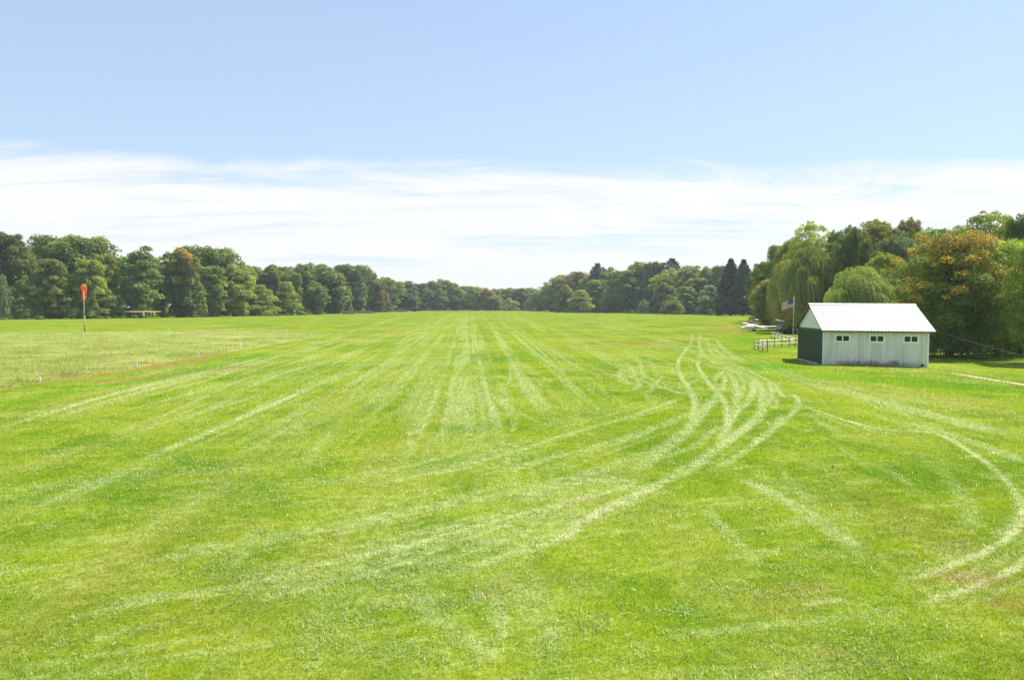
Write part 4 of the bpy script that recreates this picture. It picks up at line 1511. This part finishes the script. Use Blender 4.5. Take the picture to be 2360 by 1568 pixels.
m.box(6.535, 6.585, -.12, -.02, -0.25, -0.02)
m.build('vent_box', dark_plastic, shed)

# long pale sill stones lying along the green wall
m = MB()
M_ = shed.matrix_basis
for i in range(4):
    m.box(-0.34 + .02 * (i % 2), -0.12, 0.35 + i * 1.3, 1.60 + i * 1.3, -0.02, 0.07)
o = m.build('kerb_stone', concrete)
o.location = shed.location
o.rotation_euler = (0, 0, -0.0873)
tag(o, 'row of pale concrete edging along the foot of the green wall', 'kerb')

# cable from the right eave down to a post beyond the frame
px_, py_ = (2500 - CXV) / FV * 44, 44.0
pz_ = float(ground_z(px_, py_))
c = bpy.data.curves.new('cable', 'CURVE')
a3 = Vector((28.60, 52.45, 2.38))
b3 = Vector((px_, py_, pz_ + 0.72))
m = MB()
pts = [a3.lerp(b3, i / 20) - Vector((0, 0, 0.22 * 4 * (i / 20) * (1 - i / 20))) for i in range(21)]
m.tube(pts, 0.010, 5)
cable_mat = plain('grey_cable', (0.16, 0.17, 0.15), 0.6)
o = m.build('cable', cable_mat, smooth_=True)
tag(o, 'thin grey cable running from the shed eave down to the right', 'cable')
m = MB()
m.box(px_ - .05, px_ + .05, py_ - .05, py_ + .05, pz_ - .3, pz_ + .78)
o = m.build('post', grey_plank)
tag(o, 'short wooden post holding the lower end of the cable', 'post')

# worn dirt path right of the shed
dirt = plain('worn_dirt', (0.50, 0.40, 0.22), 0.95, var=0.25, scale=2.5)
pth = catmull([gps(2690, 1052), gps(2740, 1060), gps(2800, 1070), gps(2860, 1079), gps(2960, 1098)], 10)
m = MB()
vs = []
prs = random.Random(2)
for i, p in enumerate(pth):
    t = pth[min(i + 1, len(pth) - 1)] - pth[max(i - 1, 0)]
    t = t / np.linalg.norm(t)
    nn_ = np.array([-t[1], t[0]])
    wd = (0.05 + 0.20 * min(i / 10, 1)) * (0.8 + 0.4 * prs.random())
    for s in (-1, 1):
        q = p + nn_ * wd * s
        vs.append((q[0], q[1], float(ground_z(q[0], q[1])) + 0.012))
m.add(vs, [(2 * i, 2 * i + 1, 2 * i + 3, 2 * i + 2) for i in range(len(pth) - 1)])
o = m.build('path', dirt)
tag(o, kind='structure')

# ------------------------------------------------------------------ split rail fence
rail_m = plain('split_rail', (0.80, 0.70, 0.56), 0.85, var=0.25, scale=4)
post_m = plain('fence_post', (0.30, 0.26, 0.20), 0.9, var=0.3, scale=4)


def rail_fence(pts, label, rails=(0.42, 0.78), ph=0.95):
    p0 = pts[0]
    root = empty('fence', (p0[0], p0[1], float(ground_z(*p0))), 0, label, 'fence', 'split rail fences beside the shed')
    for p in pts:
        m = MB()
        z = float(ground_z(*p))
        lx, ly = p[0] - p0[0], p[1] - p0[1]
        m.tube([(lx, ly, z - .3), (lx + prs.uniform(-.02, .02), ly, z + ph)], [.055, .05], 7)
        m.build('post', post_m, root)
    for a, b in zip(pts, pts[1:]):
        for rz in rails:
            m = MB()
            q = []
            for t in (0, .33, .66, 1):
                q.append((a[0] + (b[0] - a[0]) * t - p0[0], a[1] + (b[1] - a[1]) * t - p0[1],
                          float(ground_z(*a)) + rz + prs.uniform(-.02, .02)))
            m.tube(q, [.06, .075, .07, .055], 6)
            m.build('rail', rail_m, root)
    return root


A, Bp, E, F = (22.6, 72.4), (22.35, 67.9), (28.9, 79.0), (33.6, 100.5)


def along(a, b, n):
    return [(a[0] + (b[0] - a[0]) * i / n, a[1] + (b[1] - a[1]) * i / n) for i in range(n + 1)]


rail_fence(along(A, Bp, 3), 'short fence side running towards the camera, nearest of the fences')
rail_fence(along((23.4, 73.5), E, 5), 'middle wooden fence side meeting the shed')
rail_fence(along((29.6, 79.9), F, 7), 'long wooden fence side slanting away to the tarp-covered trailer')

# ------------------------------------------------------------------ flagpole and flag
fx, fy = (2247 / 1.2288 - CXV) / FV * 106, 106.0
white_paint = plain('white_paint', (0.62, 0.64, 0.62), 0.5)
pole = empty('flagpole', (fx, fy, 0), 0, 'slim pale flagpole between the willow and the shed', 'flagpole')
m = MB()
m.tube([(0, 0, -.3), (0, 0, 2.5), (0, 0, 5.15)], [.055, .05, .035], 10)
m.build('pole', white_paint, pole, True)
m = MB()
m.tube([(0, 0, 5.15), (0, 0, 5.20), (0, 0, 5.26), (0, 0, 5.31)], [.03, .07, .07, .02], 10)
m.build('finial', white_paint, pole, True)
red = plain('flag_red', (0.48, 0.05, 0.045), 0.8, var=0.05)
white_c = plain('flag_white', (0.72, 0.70, 0.68), 0.8, var=0.05)
blue = plain('flag_blue', (0.025, 0.035, 0.11), 0.8, var=0.05)
fl = empty('flag', (fx - 0.05, fy, 4.93), 0, 'red, white and blue striped flag flying from the pale pole', 'flag')
FLY, HO = 1.85, 1.20


def flag_pt(s, t, off=0.0):
    s_ = s / FLY
    x = -s * 0.84 + 0.05 * math.sin(s * 5)
    y = 0.16 * math.sin(s * 4.2 + t * 0.8) * s_ + off
    z = -t - 0.42 * s_ ** 1.4 * FLY * .6 + 0.07 * math.sin(s * 6 + 1) * s_
    return (x, y, z)


m = MB()
NS = 20
for j in range(13):
    for i in range(NS):
        sa, sb = FLY * i / NS, FLY * (i + 1) / NS
        ta, tb = HO * j / 13, HO * (j + 1) / 13
        canton = (i < 8 and j < 7)
        m.add([flag_pt(sa, ta), flag_pt(sb, ta), flag_pt(sb, tb), flag_pt(sa, tb)], [(0, 1, 2, 3)], 2 if canton else (j % 2))
cloth = m.build('cloth', [red, white_c, blue], fl)
for r_ in range(9):
    for c_ in range(6 if r_ % 2 == 0 else 5):
        s = FLY * .4 * ((c_ + .5) / 6 + (0 if r_ % 2 == 0 else 1 / 12))
        t = HO * 7 / 13 * (r_ + .5) / 9
        vs = []
        for k_ in range(10):
            rr_ = 0.024 if k_ % 2 == 0 else 0.010
            vs.append(flag_pt(s + rr_ * math.sin(k_ * PI / 5), t - rr_ * math.cos(k_ * PI / 5), -0.006))
        m = MB()
        m.add(vs, [tuple(range(10))])
        m.build('star', white_c, cloth)


# ------------------------------------------------------------------ gliders
gel = plain('white_gelcoat', (0.80, 0.80, 0.80), 0.3, var=0.03, scale=1)
grey_g = plain('grey_gelcoat', (0.34, 0.37, 0.42), 0.4)
redp = plain('red_paint', (0.50, 0.05, 0.03), 0.4)
rubber = plain('black_rubber', (0.02, 0.02, 0.02), 0.8)
canopy_m = plain('smoked_canopy', (0.05, 0.06, 0.07), 0.1, spec=0.8)


def wing_mesh(span, chord_r, chord_t, thick, dih=0.0, x_c=0.0, z=0.0, y0=0.0):
    """tapered wing through the root, leading edge towards +x, span along y"""
    m = MB()
    st = [-1, -0.96, -0.6, -0.15, 0, 0.15, 0.6, 0.96, 1]
    rings = []
    prof = [(0.5, 0), (0.38, 0.5), (0.15, 0.62), (-0.2, 0.4), (-0.5, 0.03), (-0.2, -0.25), (0.15, -0.35), (0.38, -0.3)]
    for s in st:
        a = abs(s)
        ch = chord_r + (chord_t - chord_r) * a
        if a == 1:
            ch *= .55
        th = thick * (1 - .45 * a)
        rings.append([(x_c + px * ch, y0 + s * span / 2, z + dih * a * span / 2 + pz * th) for px, pz in prof])
    n = len(prof)
    vs = [p for r_ in rings for p in r_]
    fs = [(i * n + k_, i * n + (k_ + 1) % n, (i + 1) * n + (k_ + 1) % n, (i + 1) * n + k_) for i in range(len(st) - 1) for k_ in range(n)]
    fs.append(tuple(range(n)))
    fs.append(tuple((len(st) - 1) * n + k_ for k_ in range(n - 1, -1, -1)))
    m.add(vs, fs)
    return m


def make_glider(loc, rz, label, roll=0.0, nose=None):
    g = empty('glider', loc, rz, label, 'glider', 'gliders parked by the bushy tree')
    g.rotation_mode = 'XYZ'
    g.rotation_euler = (roll, 0, rz)
    g.scale = (1, 1, .78)
    m = MB()
    prof = [(3.3, .62, .03), (3.15, .63, .16), (2.7, .66, .30), (2.0, .70, .40), (1.2, .74, .43), (.4, .78, .38), (-.4, .83, .26),
            (-1.6, .88, .16), (-3.2, .94, .11), (-4.0, .97, .09)]
    m.tube([(x, 0, z) for x, z, r in prof], [(r * .8, r) for x, z, r in prof], 12)
    m.build('fuselage', gel, g, True)
    m = MB()
    cp = [(2.75, .86, .06), (2.4, .93, .20), (1.8, 1.0, .26), (1.1, 1.03, .24), (.6, 1.02, .08)]
    m.tube([(x, 0, z) for x, z, r in cp], [(r * 1.1, r) for x, z, r in cp], 12)
    m.build('canopy', gel if nose is None else canopy_m, g, True)
    wing_mesh(6.6, 1.15, .7, .24, 0.0, x_c=0.35, z=1.12).build('wing', gel, g, True)
    m = MB()
    m.add([(-3.4, .03, 1.0), (-4.1, .03, 1.0), (-4.35, .03, 2.05), (-3.85, .03, 2.05), (-3.4, -.03, 1.0), (-4.1, -.03, 1.0), (-4.35, -.03, 2.05), (-3.85, -.03, 2.05)],
          [(0, 1, 2, 3), (7, 6, 5, 4), (0, 4, 5, 1), (1, 5, 6, 2), (2, 6, 7, 3), (3, 7, 4, 0)])
    m.build('fin', grey_g, g)
    wing_mesh(2.8, .55, .35, .07, 0, x_c=-4.05, z=2.08).build('tailplane', gel, g, True)
    m = MB()
    m.tube([(.7, -.07, .24), (.7, .07, .24)], .24, 14)
    m.build('wheel', rubber, g, True)
    if nose is not None:
        m = MB()
        m.tube([(3.42, 0, .62), (3.2, 0, .63), (2.75, 0, .66), (2.55, 0, .67)], [.05, .19, .33, .37], 12)
        m.build('nose_cover', nose, g, True)
    return g


g1x, g1y = gps(2140, 940)
make_glider((g1x + .3, g1y, 0.05), R(198), 'white glider parked on the grass in front of the bushy tree', roll=R(-7))
g2x, g2y = gps(2165, 926)
make_glider((50.3, 155.0, 0.1), R(188), 'second glider with a red nose half hidden under the bushy tree', roll=R(-4), nose=redp)

# tarp covered trailer, quad bike beside it
tarp = plain('silver_tarp', (0.20, 0.25, 0.31), 0.45, var=0.3, scale=3)
tx0, ty0 = gps(2216, 941)
tr = empty('trailer', (tx0, ty0, 0), R(12), 'grey tarp-covered trailer behind the long slanting fence', 'trailer')
m = MB()
ring = []
for i, (x, hh) in enumerate([(-.75, .55), (-.6, 1.0), (-.2, 1.2), (.2, 1.35), (.55, 1.05), (.75, .7)]):
    ring.append([(x, -.65, .35), (x + .05 * (-1) ** i, -.7, hh * .6), (x, -.35, hh * .95), (x, .1, hh), (x, .45, hh * .8), (x, .68, .35)])
vs = [p for r_ in ring for p in r_]
m.add(vs, [(i * 6 + k_, (i + 1) * 6 + k_, (i + 1) * 6 + k_ + 1, i * 6 + k_ + 1) for i in range(5) for k_ in range(5)])
m.add(ring[0], [(0, 1, 2, 3, 4, 5)])
m.add(ring[-1], [(5, 4, 3, 2, 1, 0)])
m.build('tarp', tarp, tr)
for sy in (-.55, .55):
    m = MB()
    m.tube([(0, sy - .08, .27), (0, sy + .08, .27)], .27, 14)
    m.build('wheel', rubber, tr, True)
m = MB()
m.box(-.8, .8, -.5, .5, .28, .36)
m.box(.8, 1.3, -.04, .04, .3, .36)
m.build('chassis', rubber, tr)

qx, qy = gps(2236, 945)
qb = empty('quad_bike', (qx, qy, 0), R(200), 'dark quad bike parked beside the tarp-covered trailer', 'quad bike')
dkb = plain('dark_blue_paint', (0.03, 0.04, 0.07), 0.4)
m = MB()
m.tube([(-.75, 0, .62), (-.45, 0, .72), (0, 0, .68), (.4, 0, .74), (.75, 0, .6)], [(.22, .08), (.3, .12), (.16, .14), (.26, .14), (.2, .06)], 10)
m.build('body', dkb, qb, True)
m = MB()
m.tube([(-.45, 0, .84), (-.1, 0, .86), (.1, 0, .82)], [(.14, .05), (.16, .06), (.1, .04)], 8)
m.build('seat', rubber, qb, True)
m = MB()
m.tube([(.3, 0, .75), (.22, 0, 1.08)], .025, 6)
m.tube([(.2, -.35, 1.1), (.24, 0, 1.08), (.2, .35, 1.1)], .02, 6)
m.build('handlebar', rubber, qb)
for sx in (-.55, .55):
    for sy in (-.4, .4):
        m = MB()
        m.tube([(sx, sy - .12, .28), (sx, sy + .12, .28)], .28, 14)
        m.build('wheel', rubber, qb, True)
# red bush low beside them
bx, by_ = gps(2224, 926)
plant_tree('bush', 'rust', 1811, 116, 1.9, 12, 'small reddish bush behind the tarp-covered trailer', 'bush', 'bush')

# ------------------------------------------------------------------ windsock
wx_, wy_ = gps(240, 940)
ws = empty('windsock', (wx_, wy_, 0), R(28.8), 'orange windsock hanging on its tall pole in the meadow', 'windsock')
wood_y = plain('yellowed_timber', (0.46, 0.34, 0.12), 0.8, var=0.2, scale=5)
pale_pipe = plain('pale_pipe', (0.62, 0.62, 0.42), 0.5)
orange_c, oh, oo = new_mat('orange_cloth')
ot = oh.n('ShaderNodeTexCoord')
oc = oh.mix(oh.mapr(oh.noise(ot.outputs['Object'], 3, 3), .35, .65), (0.98, 0.22, 0.03), (0.90, 0.13, 0.03))
od = oh.n('ShaderNodeBsdfDiffuse')
oh.put(od.inputs[0], oc)
ol = oh.n('ShaderNodeBsdfTranslucent')
oh.put(ol.inputs[0], oc)
om = oh.n('ShaderNodeMixShader')
om.inputs[0].default_value = .5
oh.l.new(od.outputs[0], om.inputs[1])
oh.l.new(ol.outputs[0], om.inputs[2])
oh.l.new(om.outputs[0], oo.inputs[0])
orange_b = plain('orange_disc', (0.98, 0.30, 0.02), 0.6, var=0.05)
m = MB()
m.tube([(0, 0, -.3), (0, 0, 2.1)], [.125, .10], 10)
m.build('timber_post', wood_y, ws, True)
m = MB()
m.tube([(0, 0, 1.9), (0, 0, 4.5), (0, 0, 7.0)], [.07, .06, .055], 10)
m.build('mast', pale_pipe, ws, True)
m = MB()
m.tube([(0, 0, 2.1), (0, 0, 2.3)], [.13, .13], 10)
m.build('clamp', white_paint, ws, True)
m = MB()                                   # the sock droops behind the mast from its hoop
NR = 9
ring = []
for i in range(NR):
    t = i / (NR - 1)
    cx_ = 0.03 + 0.02 * math.sin(t * 5)
    cy_ = 0.32 + 0.04 * math.sin(t * 3)
    cz_ = 6.75 - 1.85 * t
    rr_ = 0.38 * (1 - 0.34 * t) * (1 + .05 * math.sin(t * 9))
    ring.append([(cx_ + rr_ * math.cos(a) * (1 + .08 * math.sin(3 * a + t * 6)), cy_ + rr_ * .55 * math.sin(a), cz_) for a in [2 * PI * k_ / 16 for k_ in range(16)]])
vs = [p for r_ in ring for p in r_]
m.add(vs, [(i * 16 + k_, (i + 1) * 16 + k_, (i + 1) * 16 + (k_ + 1) % 16, i * 16 + (k_ + 1) % 16) for i in range(NR - 1) for k_ in range(16)])
sock = m.build('sock', orange_c, ws, True)
m = MB()                                   # mouth of the sock, held open by the hoop towards the viewer
ring = []
for i in range(6):
    t = i / 5
    ang = t * R(80)
    ring.append([(0.02 + .37 * math.cos(a), 0.27 - .42 * math.cos(ang) * 1.0 + .30 * math.sin(a) * math.sin(ang),
                  6.75 + .16 * math.cos(ang) + .36 * math.sin(a) * math.cos(ang)) for a in [2 * PI * k_ / 16 for k_ in range(16)]])
vs = [p for r_ in ring for p in r_]
m.add(vs, [(i * 16 + k_, (i + 1) * 16 + k_, (i + 1) * 16 + (k_ + 1) % 16, i * 16 + (k_ + 1) % 16) for i in range(5) for k_ in range(16)])
m.build('mouth', orange_c, ws, True)
m = MB()
m.tube([(0.02, -.19, 6.92), (0.02, -.15, 6.92)], [.22, .22], 18)
m.build('disc', orange_b, ws)
m = MB()
hp = [(0.02 + .38 * math.cos(a), -.15, 6.91 + .36 * math.sin(a)) for a in [2 * PI * k_ / 20 for k_ in range(21)]]
m.tube(hp, .022, 6, cap=False)
m.build('hoop', pale_pipe, ws, True)

# ------------------------------------------------------------------ yellow high-wing plane
ax_, ay_ = gps(403, 901.5)
yel = plain('yellow_paint', (0.92, 0.38, 0.05), 0.45, var=0.05, scale=1)
yeld = plain('ochre_paint', (0.62, 0.44, 0.20), 0.5, var=0.1, scale=1)
cream = plain('pale_yellow_and_edge_light', (0.92, 0.66, 0.30), 0.4)  # pale yellow of the spinner; on the wing front it paints in sunlight
air = empty('airplane', (ax_, ay_, 0), 0, 'yellow high-wing light plane parked before the left tree line', 'plane')
air.rotation_euler = (0, 0, R(-90 + 38))
air.scale = (0.80, 0.78, 0.95)
m = MB()
fp = [(2.75, 1.0, .12, .12), (2.6, 1.02, .34, .32), (1.9, 1.08, .46, .46), (1.2, 1.22, .50, .62), (.2, 1.22, .50, .64), (-.8, 1.1, .42, .50), (-2.6, .95, .24, .32), (-4.3, .85, .07, .18)]
m.tube([(x, 0, z) for x, z, a, b in fp], [(a, b) for x, z, a, b in fp], 12)
m.build('fuselage', yeld, air, True)
m = wing_mesh(13.4, 1.7, 1.6, .36, 0.012, x_c=0.75, z=2.0)
m.build('wing', yel, air, True)
m = wing_mesh(13.45, .50, .46, .34, 0.012, x_c=1.46, z=2.04)
m.build('lit_leading_edge', cream, air, True)  # paler strip: sun on the wing's front edge put into the colour
wing_mesh(3.3, .95, .6, .06, 0, x_c=-4.1, z=1.0).build('tailplane', yeld, air, True)
m = MB()
m.add([(-3.5, .03, .95), (-4.7, .03, .8), (-4.75, .03, 1.75), (-4.25, .03, 1.95), (-3.5, -.03, .95), (-4.7, -.03, .8), (-4.75, -.03, 1.75), (-4.25, -.03, 1.95)],
      [(0, 1, 2, 3), (7, 6, 5, 4), (0, 4, 5, 1), (1, 5, 6, 2), (2, 6, 7, 3), (3, 7, 4, 0)])
m.build('fin', yeld, air)
m = MB()
m.box(1.05, 1.5, -.42, .42, 1.45, 1.86)
m.build('windscreen', canopy_m, air)
for sy in (-1, 1):
    m = MB()
    m.tube([(.7, sy * .42, .85), (.8, sy * 3.6, 1.95)], .035, 6)
    m.tube([(.2, sy * .42, .85), (.3, sy * 3.6, 1.95)], .03, 6)
    m.build('strut', yeld, air)
    m = MB()
    m.tube([(1.3, sy * .35, .75), (1.35, sy * .95, .3)], .045, 6)
    m.build('gear_leg', yeld, air)
    m = MB()
    m.tube([(1.35, sy * .9, .28), (1.35, sy * 1.07, .28)], .28, 14)
    m.build('wheel', rubber, air, True)
m = MB()
m.tube([(-4.4, -.04, .12), (-4.4, .04, .12)], .12, 10)
m.tube([(-4.4, 0, .14), (-4.2, 0, .75)], .03, 6)
m.build('tail_wheel', rubber, air)
prop_m = plain('pale_blue_metal', (0.55, 0.62, 0.70), 0.3, metal=0.3)
m = MB()
m.add([(2.86, -.05, 1.0), (2.86, -.12, .3), (2.86, -.07, .02), (2.86, .07, .02), (2.86, .12, .5), (2.86, .05, 1.0), (2.86, .12, 1.5), (2.86, .07, 1.98), (2.86, -.07, 1.98), (2.86, -.10, 1.6)],
      [tuple(range(10))])
m.add([(2.83, -.05, 1.0), (2.83, -.12, .3), (2.83, -.07, .02), (2.83, .07, .02), (2.83, .12, .5), (2.83, .05, 1.0), (2.83, .12, 1.5), (2.83, .07, 1.98), (2.83, -.07, 1.98), (2.83, -.10, 1.6)],
      [tuple(range(9, -1, -1))])
m.build('propeller', prop_m, air)
m = MB()
m.tube([(2.7, 0, 1.0), (2.9, 0, 1.0), (3.0, 0, 1.0)], [.14, .11, .02], 10)
m.build('spinner', cream, air, True)

# ------------------------------------------------------------------ marker tubes in the meadow
tube_m = plain('white_marker_tube', (0.74, 0.80, 0.84), 0.5, var=0.08)
MARK = [
    (113, 1082, 14, 0, 'nearest white marker tube, at the left end of the meadow edge'),
    (388, 1041, 12.5, 0, 'white marker tube beside the orange-red patch in the meadow edge'),
    (562, 1010.6, 10, 0, 'white marker tube between the orange-red patch and the leaning tube'),
    (684, 986, 15.5, -20, 'leaning white marker tube on the meadow edge'),
    (780, 972.5, 8.5, 0, 'small white marker tube just beyond the leaning one'),
    (860, 958, 8, 0, 'small white marker tube at the pointed right tip of the meadow'),
    (811, 945.5, 8, 0, 'white marker tube on the far side of the meadow tip'),
    (662, 937, 8, 0, 'faint white marker tube on the far meadow edge, left of the tip'),
    (476, 936, 7, 0, 'farthest left white marker tube below the parked plane'),
]
for su, sv, hp_, lean, label in MARK:
    x, y = gps(su, sv)
    hh = hp_ / (FV * 1.2288) * y
    m = MB()
    r_ = hh * 0.5 * 0.36 * (0.6 if lean else 1)
    m.tube([(0, 0, -.05), (0, 0, hh * .78)], r_, 12)
    m.tube([(0, 0, hh * .78), (0, 0, hh * .80), (0, 0, hh * .98), (0, 0, hh)], [r_ * 1.0, r_ * 1.2, r_ * 1.2, r_ * .8], 12)
    o = m.build('marker_tube', tube_m)
    o.location = (x, y, float(ground_z(x, y)))
    o.rotation_euler = (0, R(lean), 0)
    tag(o, label, 'marker', 'white marker tubes along the meadow edge')

# banded pole at the wood edge
x, y = gps(834, 894)
bp = empty('marker_pole', (x, y, 0), 0, 'black and white banded pole at the foot of the left trees', 'pole')
for i, (z0_, z1_) in enumerate(((0, .7), (.7, 1.35), (1.35, 2.1))):
    m = MB()
    m.box(-.22, .22, -.1, .1, z0_, z1_)
    m.build('band', [tube_m, dark_plastic, tube_m][i], bp)

# small orange ball on the near grass
x, y = gps(2359, 1325)
m = MB()
m.tube([(0, 0, 0), (0, 0, .015), (0, 0, .045), (0, 0, .06)], [.012, .03, .03, .012], 10)
o = m.build('ball', orange_b, smooth_=True)
o.location = (x, y, float(ground_z(x, y)) + .01)
tag(o, 'tiny orange ball lying on the near right grass', 'ball')

# ------------------------------------------------------------------ digger, brush pile and dark tractor by the far left wood
orange_p = plain('orange_machine_paint', (0.62, 0.16, 0.04), 0.5)
x, y = gps(1088, 884.5)
ex_ = empty('excavator', (x, y, 0), R(20), 'orange excavator with raised arm before the far left trees', 'excavator', scale=(1.1, 1.1, 1.1))
m = MB()
for sy in (-.8, .8):
    m.box(-1.3, 1.3, sy - .22, sy + .22, .05, .6)
m.build('tracks', rubber, ex_)
m = MB()
m.box(-1.1, .9, -.8, .8, .7, 1.5)
m.box(-1.1, -.4, -.75, .75, 1.5, 1.75)
m.build('body', orange_p, ex_)
m = MB()
m.box(-.2, .8, -.75, .1, 1.5, 2.6)
m.build('cab', canopy_m, ex_)
m = MB()
m.tube([(.6, .3, 1.2), (-.6, .3, 3.0), (-1.6, .3, 3.3), (-2.4, .3, 2.6)], [.2, .24, .22, .16], 6)
m.tube([(-2.3, .3, 2.75), (-3.0, .3, 1.2)], [.16, .12], 6)
m.build('arm', orange_p, ex_)
m = MB()
m.add([(-3.4, 0, 1.2), (-2.6, 0, 1.2), (-2.7, 0, .5), (-3.3, 0, .6), (-3.4, .7, 1.2), (-2.6, .7, 1.2), (-2.7, .7, .5), (-3.3, .7, .6)],
      [(0, 1, 2, 3), (7, 6, 5, 4), (0, 4, 5, 1), (1, 5, 6, 2), (2, 6, 7, 3), (3, 7, 4, 0)])
m.build('bucket', orange_p, ex_)


def brush_pile(su, sv, wd, hh, label, seed):
    r2 = random.Random(seed)
    x, y = gps(su, sv)
    m = MB()
    for i in range(170):
        a = r2.uniform(-1, 1)
        b = r2.uniform(-1, 1)
        z = hh * (1 - a * a) * r2.random() * .9
        ln = r2.uniform(.6, 2.0)
        az_, el_ = r2.uniform(0, 6.28), r2.uniform(-.3, .8)
        p = Vector((a * wd, b * wd * .35, z))
        d = Vector((math.cos(az_) * math.cos(el_), math.sin(az_) * math.cos(el_), math.sin(el_))) * ln
        q = p + d
        if q.z < 0.05:
            q.z = 0.05
        m.tube([p, q], [r2.uniform(.05, .14), .04], 5)
    o = m.build('brush_pile', bark_red)
    o.location = (x, y, 0)
    tag(o, label, 'brush pile', 'heaps of cut branches')


bark_red = plain('cut_wood', (0.27, 0.17, 0.12), 0.9, var=0.35, scale=.8)
brush_pile(1137, 883.5, 3.0, 1.9, 'brown brush pile right of the orange excavator', 1)
brush_pile(1035, 888, 4.2, 1.4, 'low brush heap left of the orange excavator', 2)
brush_pile(985, 890, 3.0, 1.0, 'lowest brush heap, farthest left at the wood edge', 3)
x, y = gps(1173, 882.5)
tk = empty('tractor', (x, y, 0), R(-60), 'small dark tractor right of the brown brush pile', 'tractor', scale=(1.15, 1.15, 1.15))
m = MB()
m.box(-.1, 1.4, -.35, .35, .8, 1.4)
m.build('hood', dkb, tk)
m = MB()
m.box(-1.2, -.15, -.6, .6, .9, 1.5)
for a in (-1.15, -.2):
    for b in (-.55, .55):
        m.tube([(a, b, 1.5), (a, b, 2.3)], .04, 5)
m.box(-1.3, -.1, -.68, .68, 2.3, 2.4)
m.build('cab', dkb, tk)
for sx, rr_, sy in ((-.7, .7, -.75), (-.7, .7, .75), (1.0, .42, -.55), (1.0, .42, .55)):
    m = MB()
    m.tube([(sx, sy - .15, rr_), (sx, sy + .15, rr_)], rr_, 16)
    m.build('wheel', rubber, tk, True)
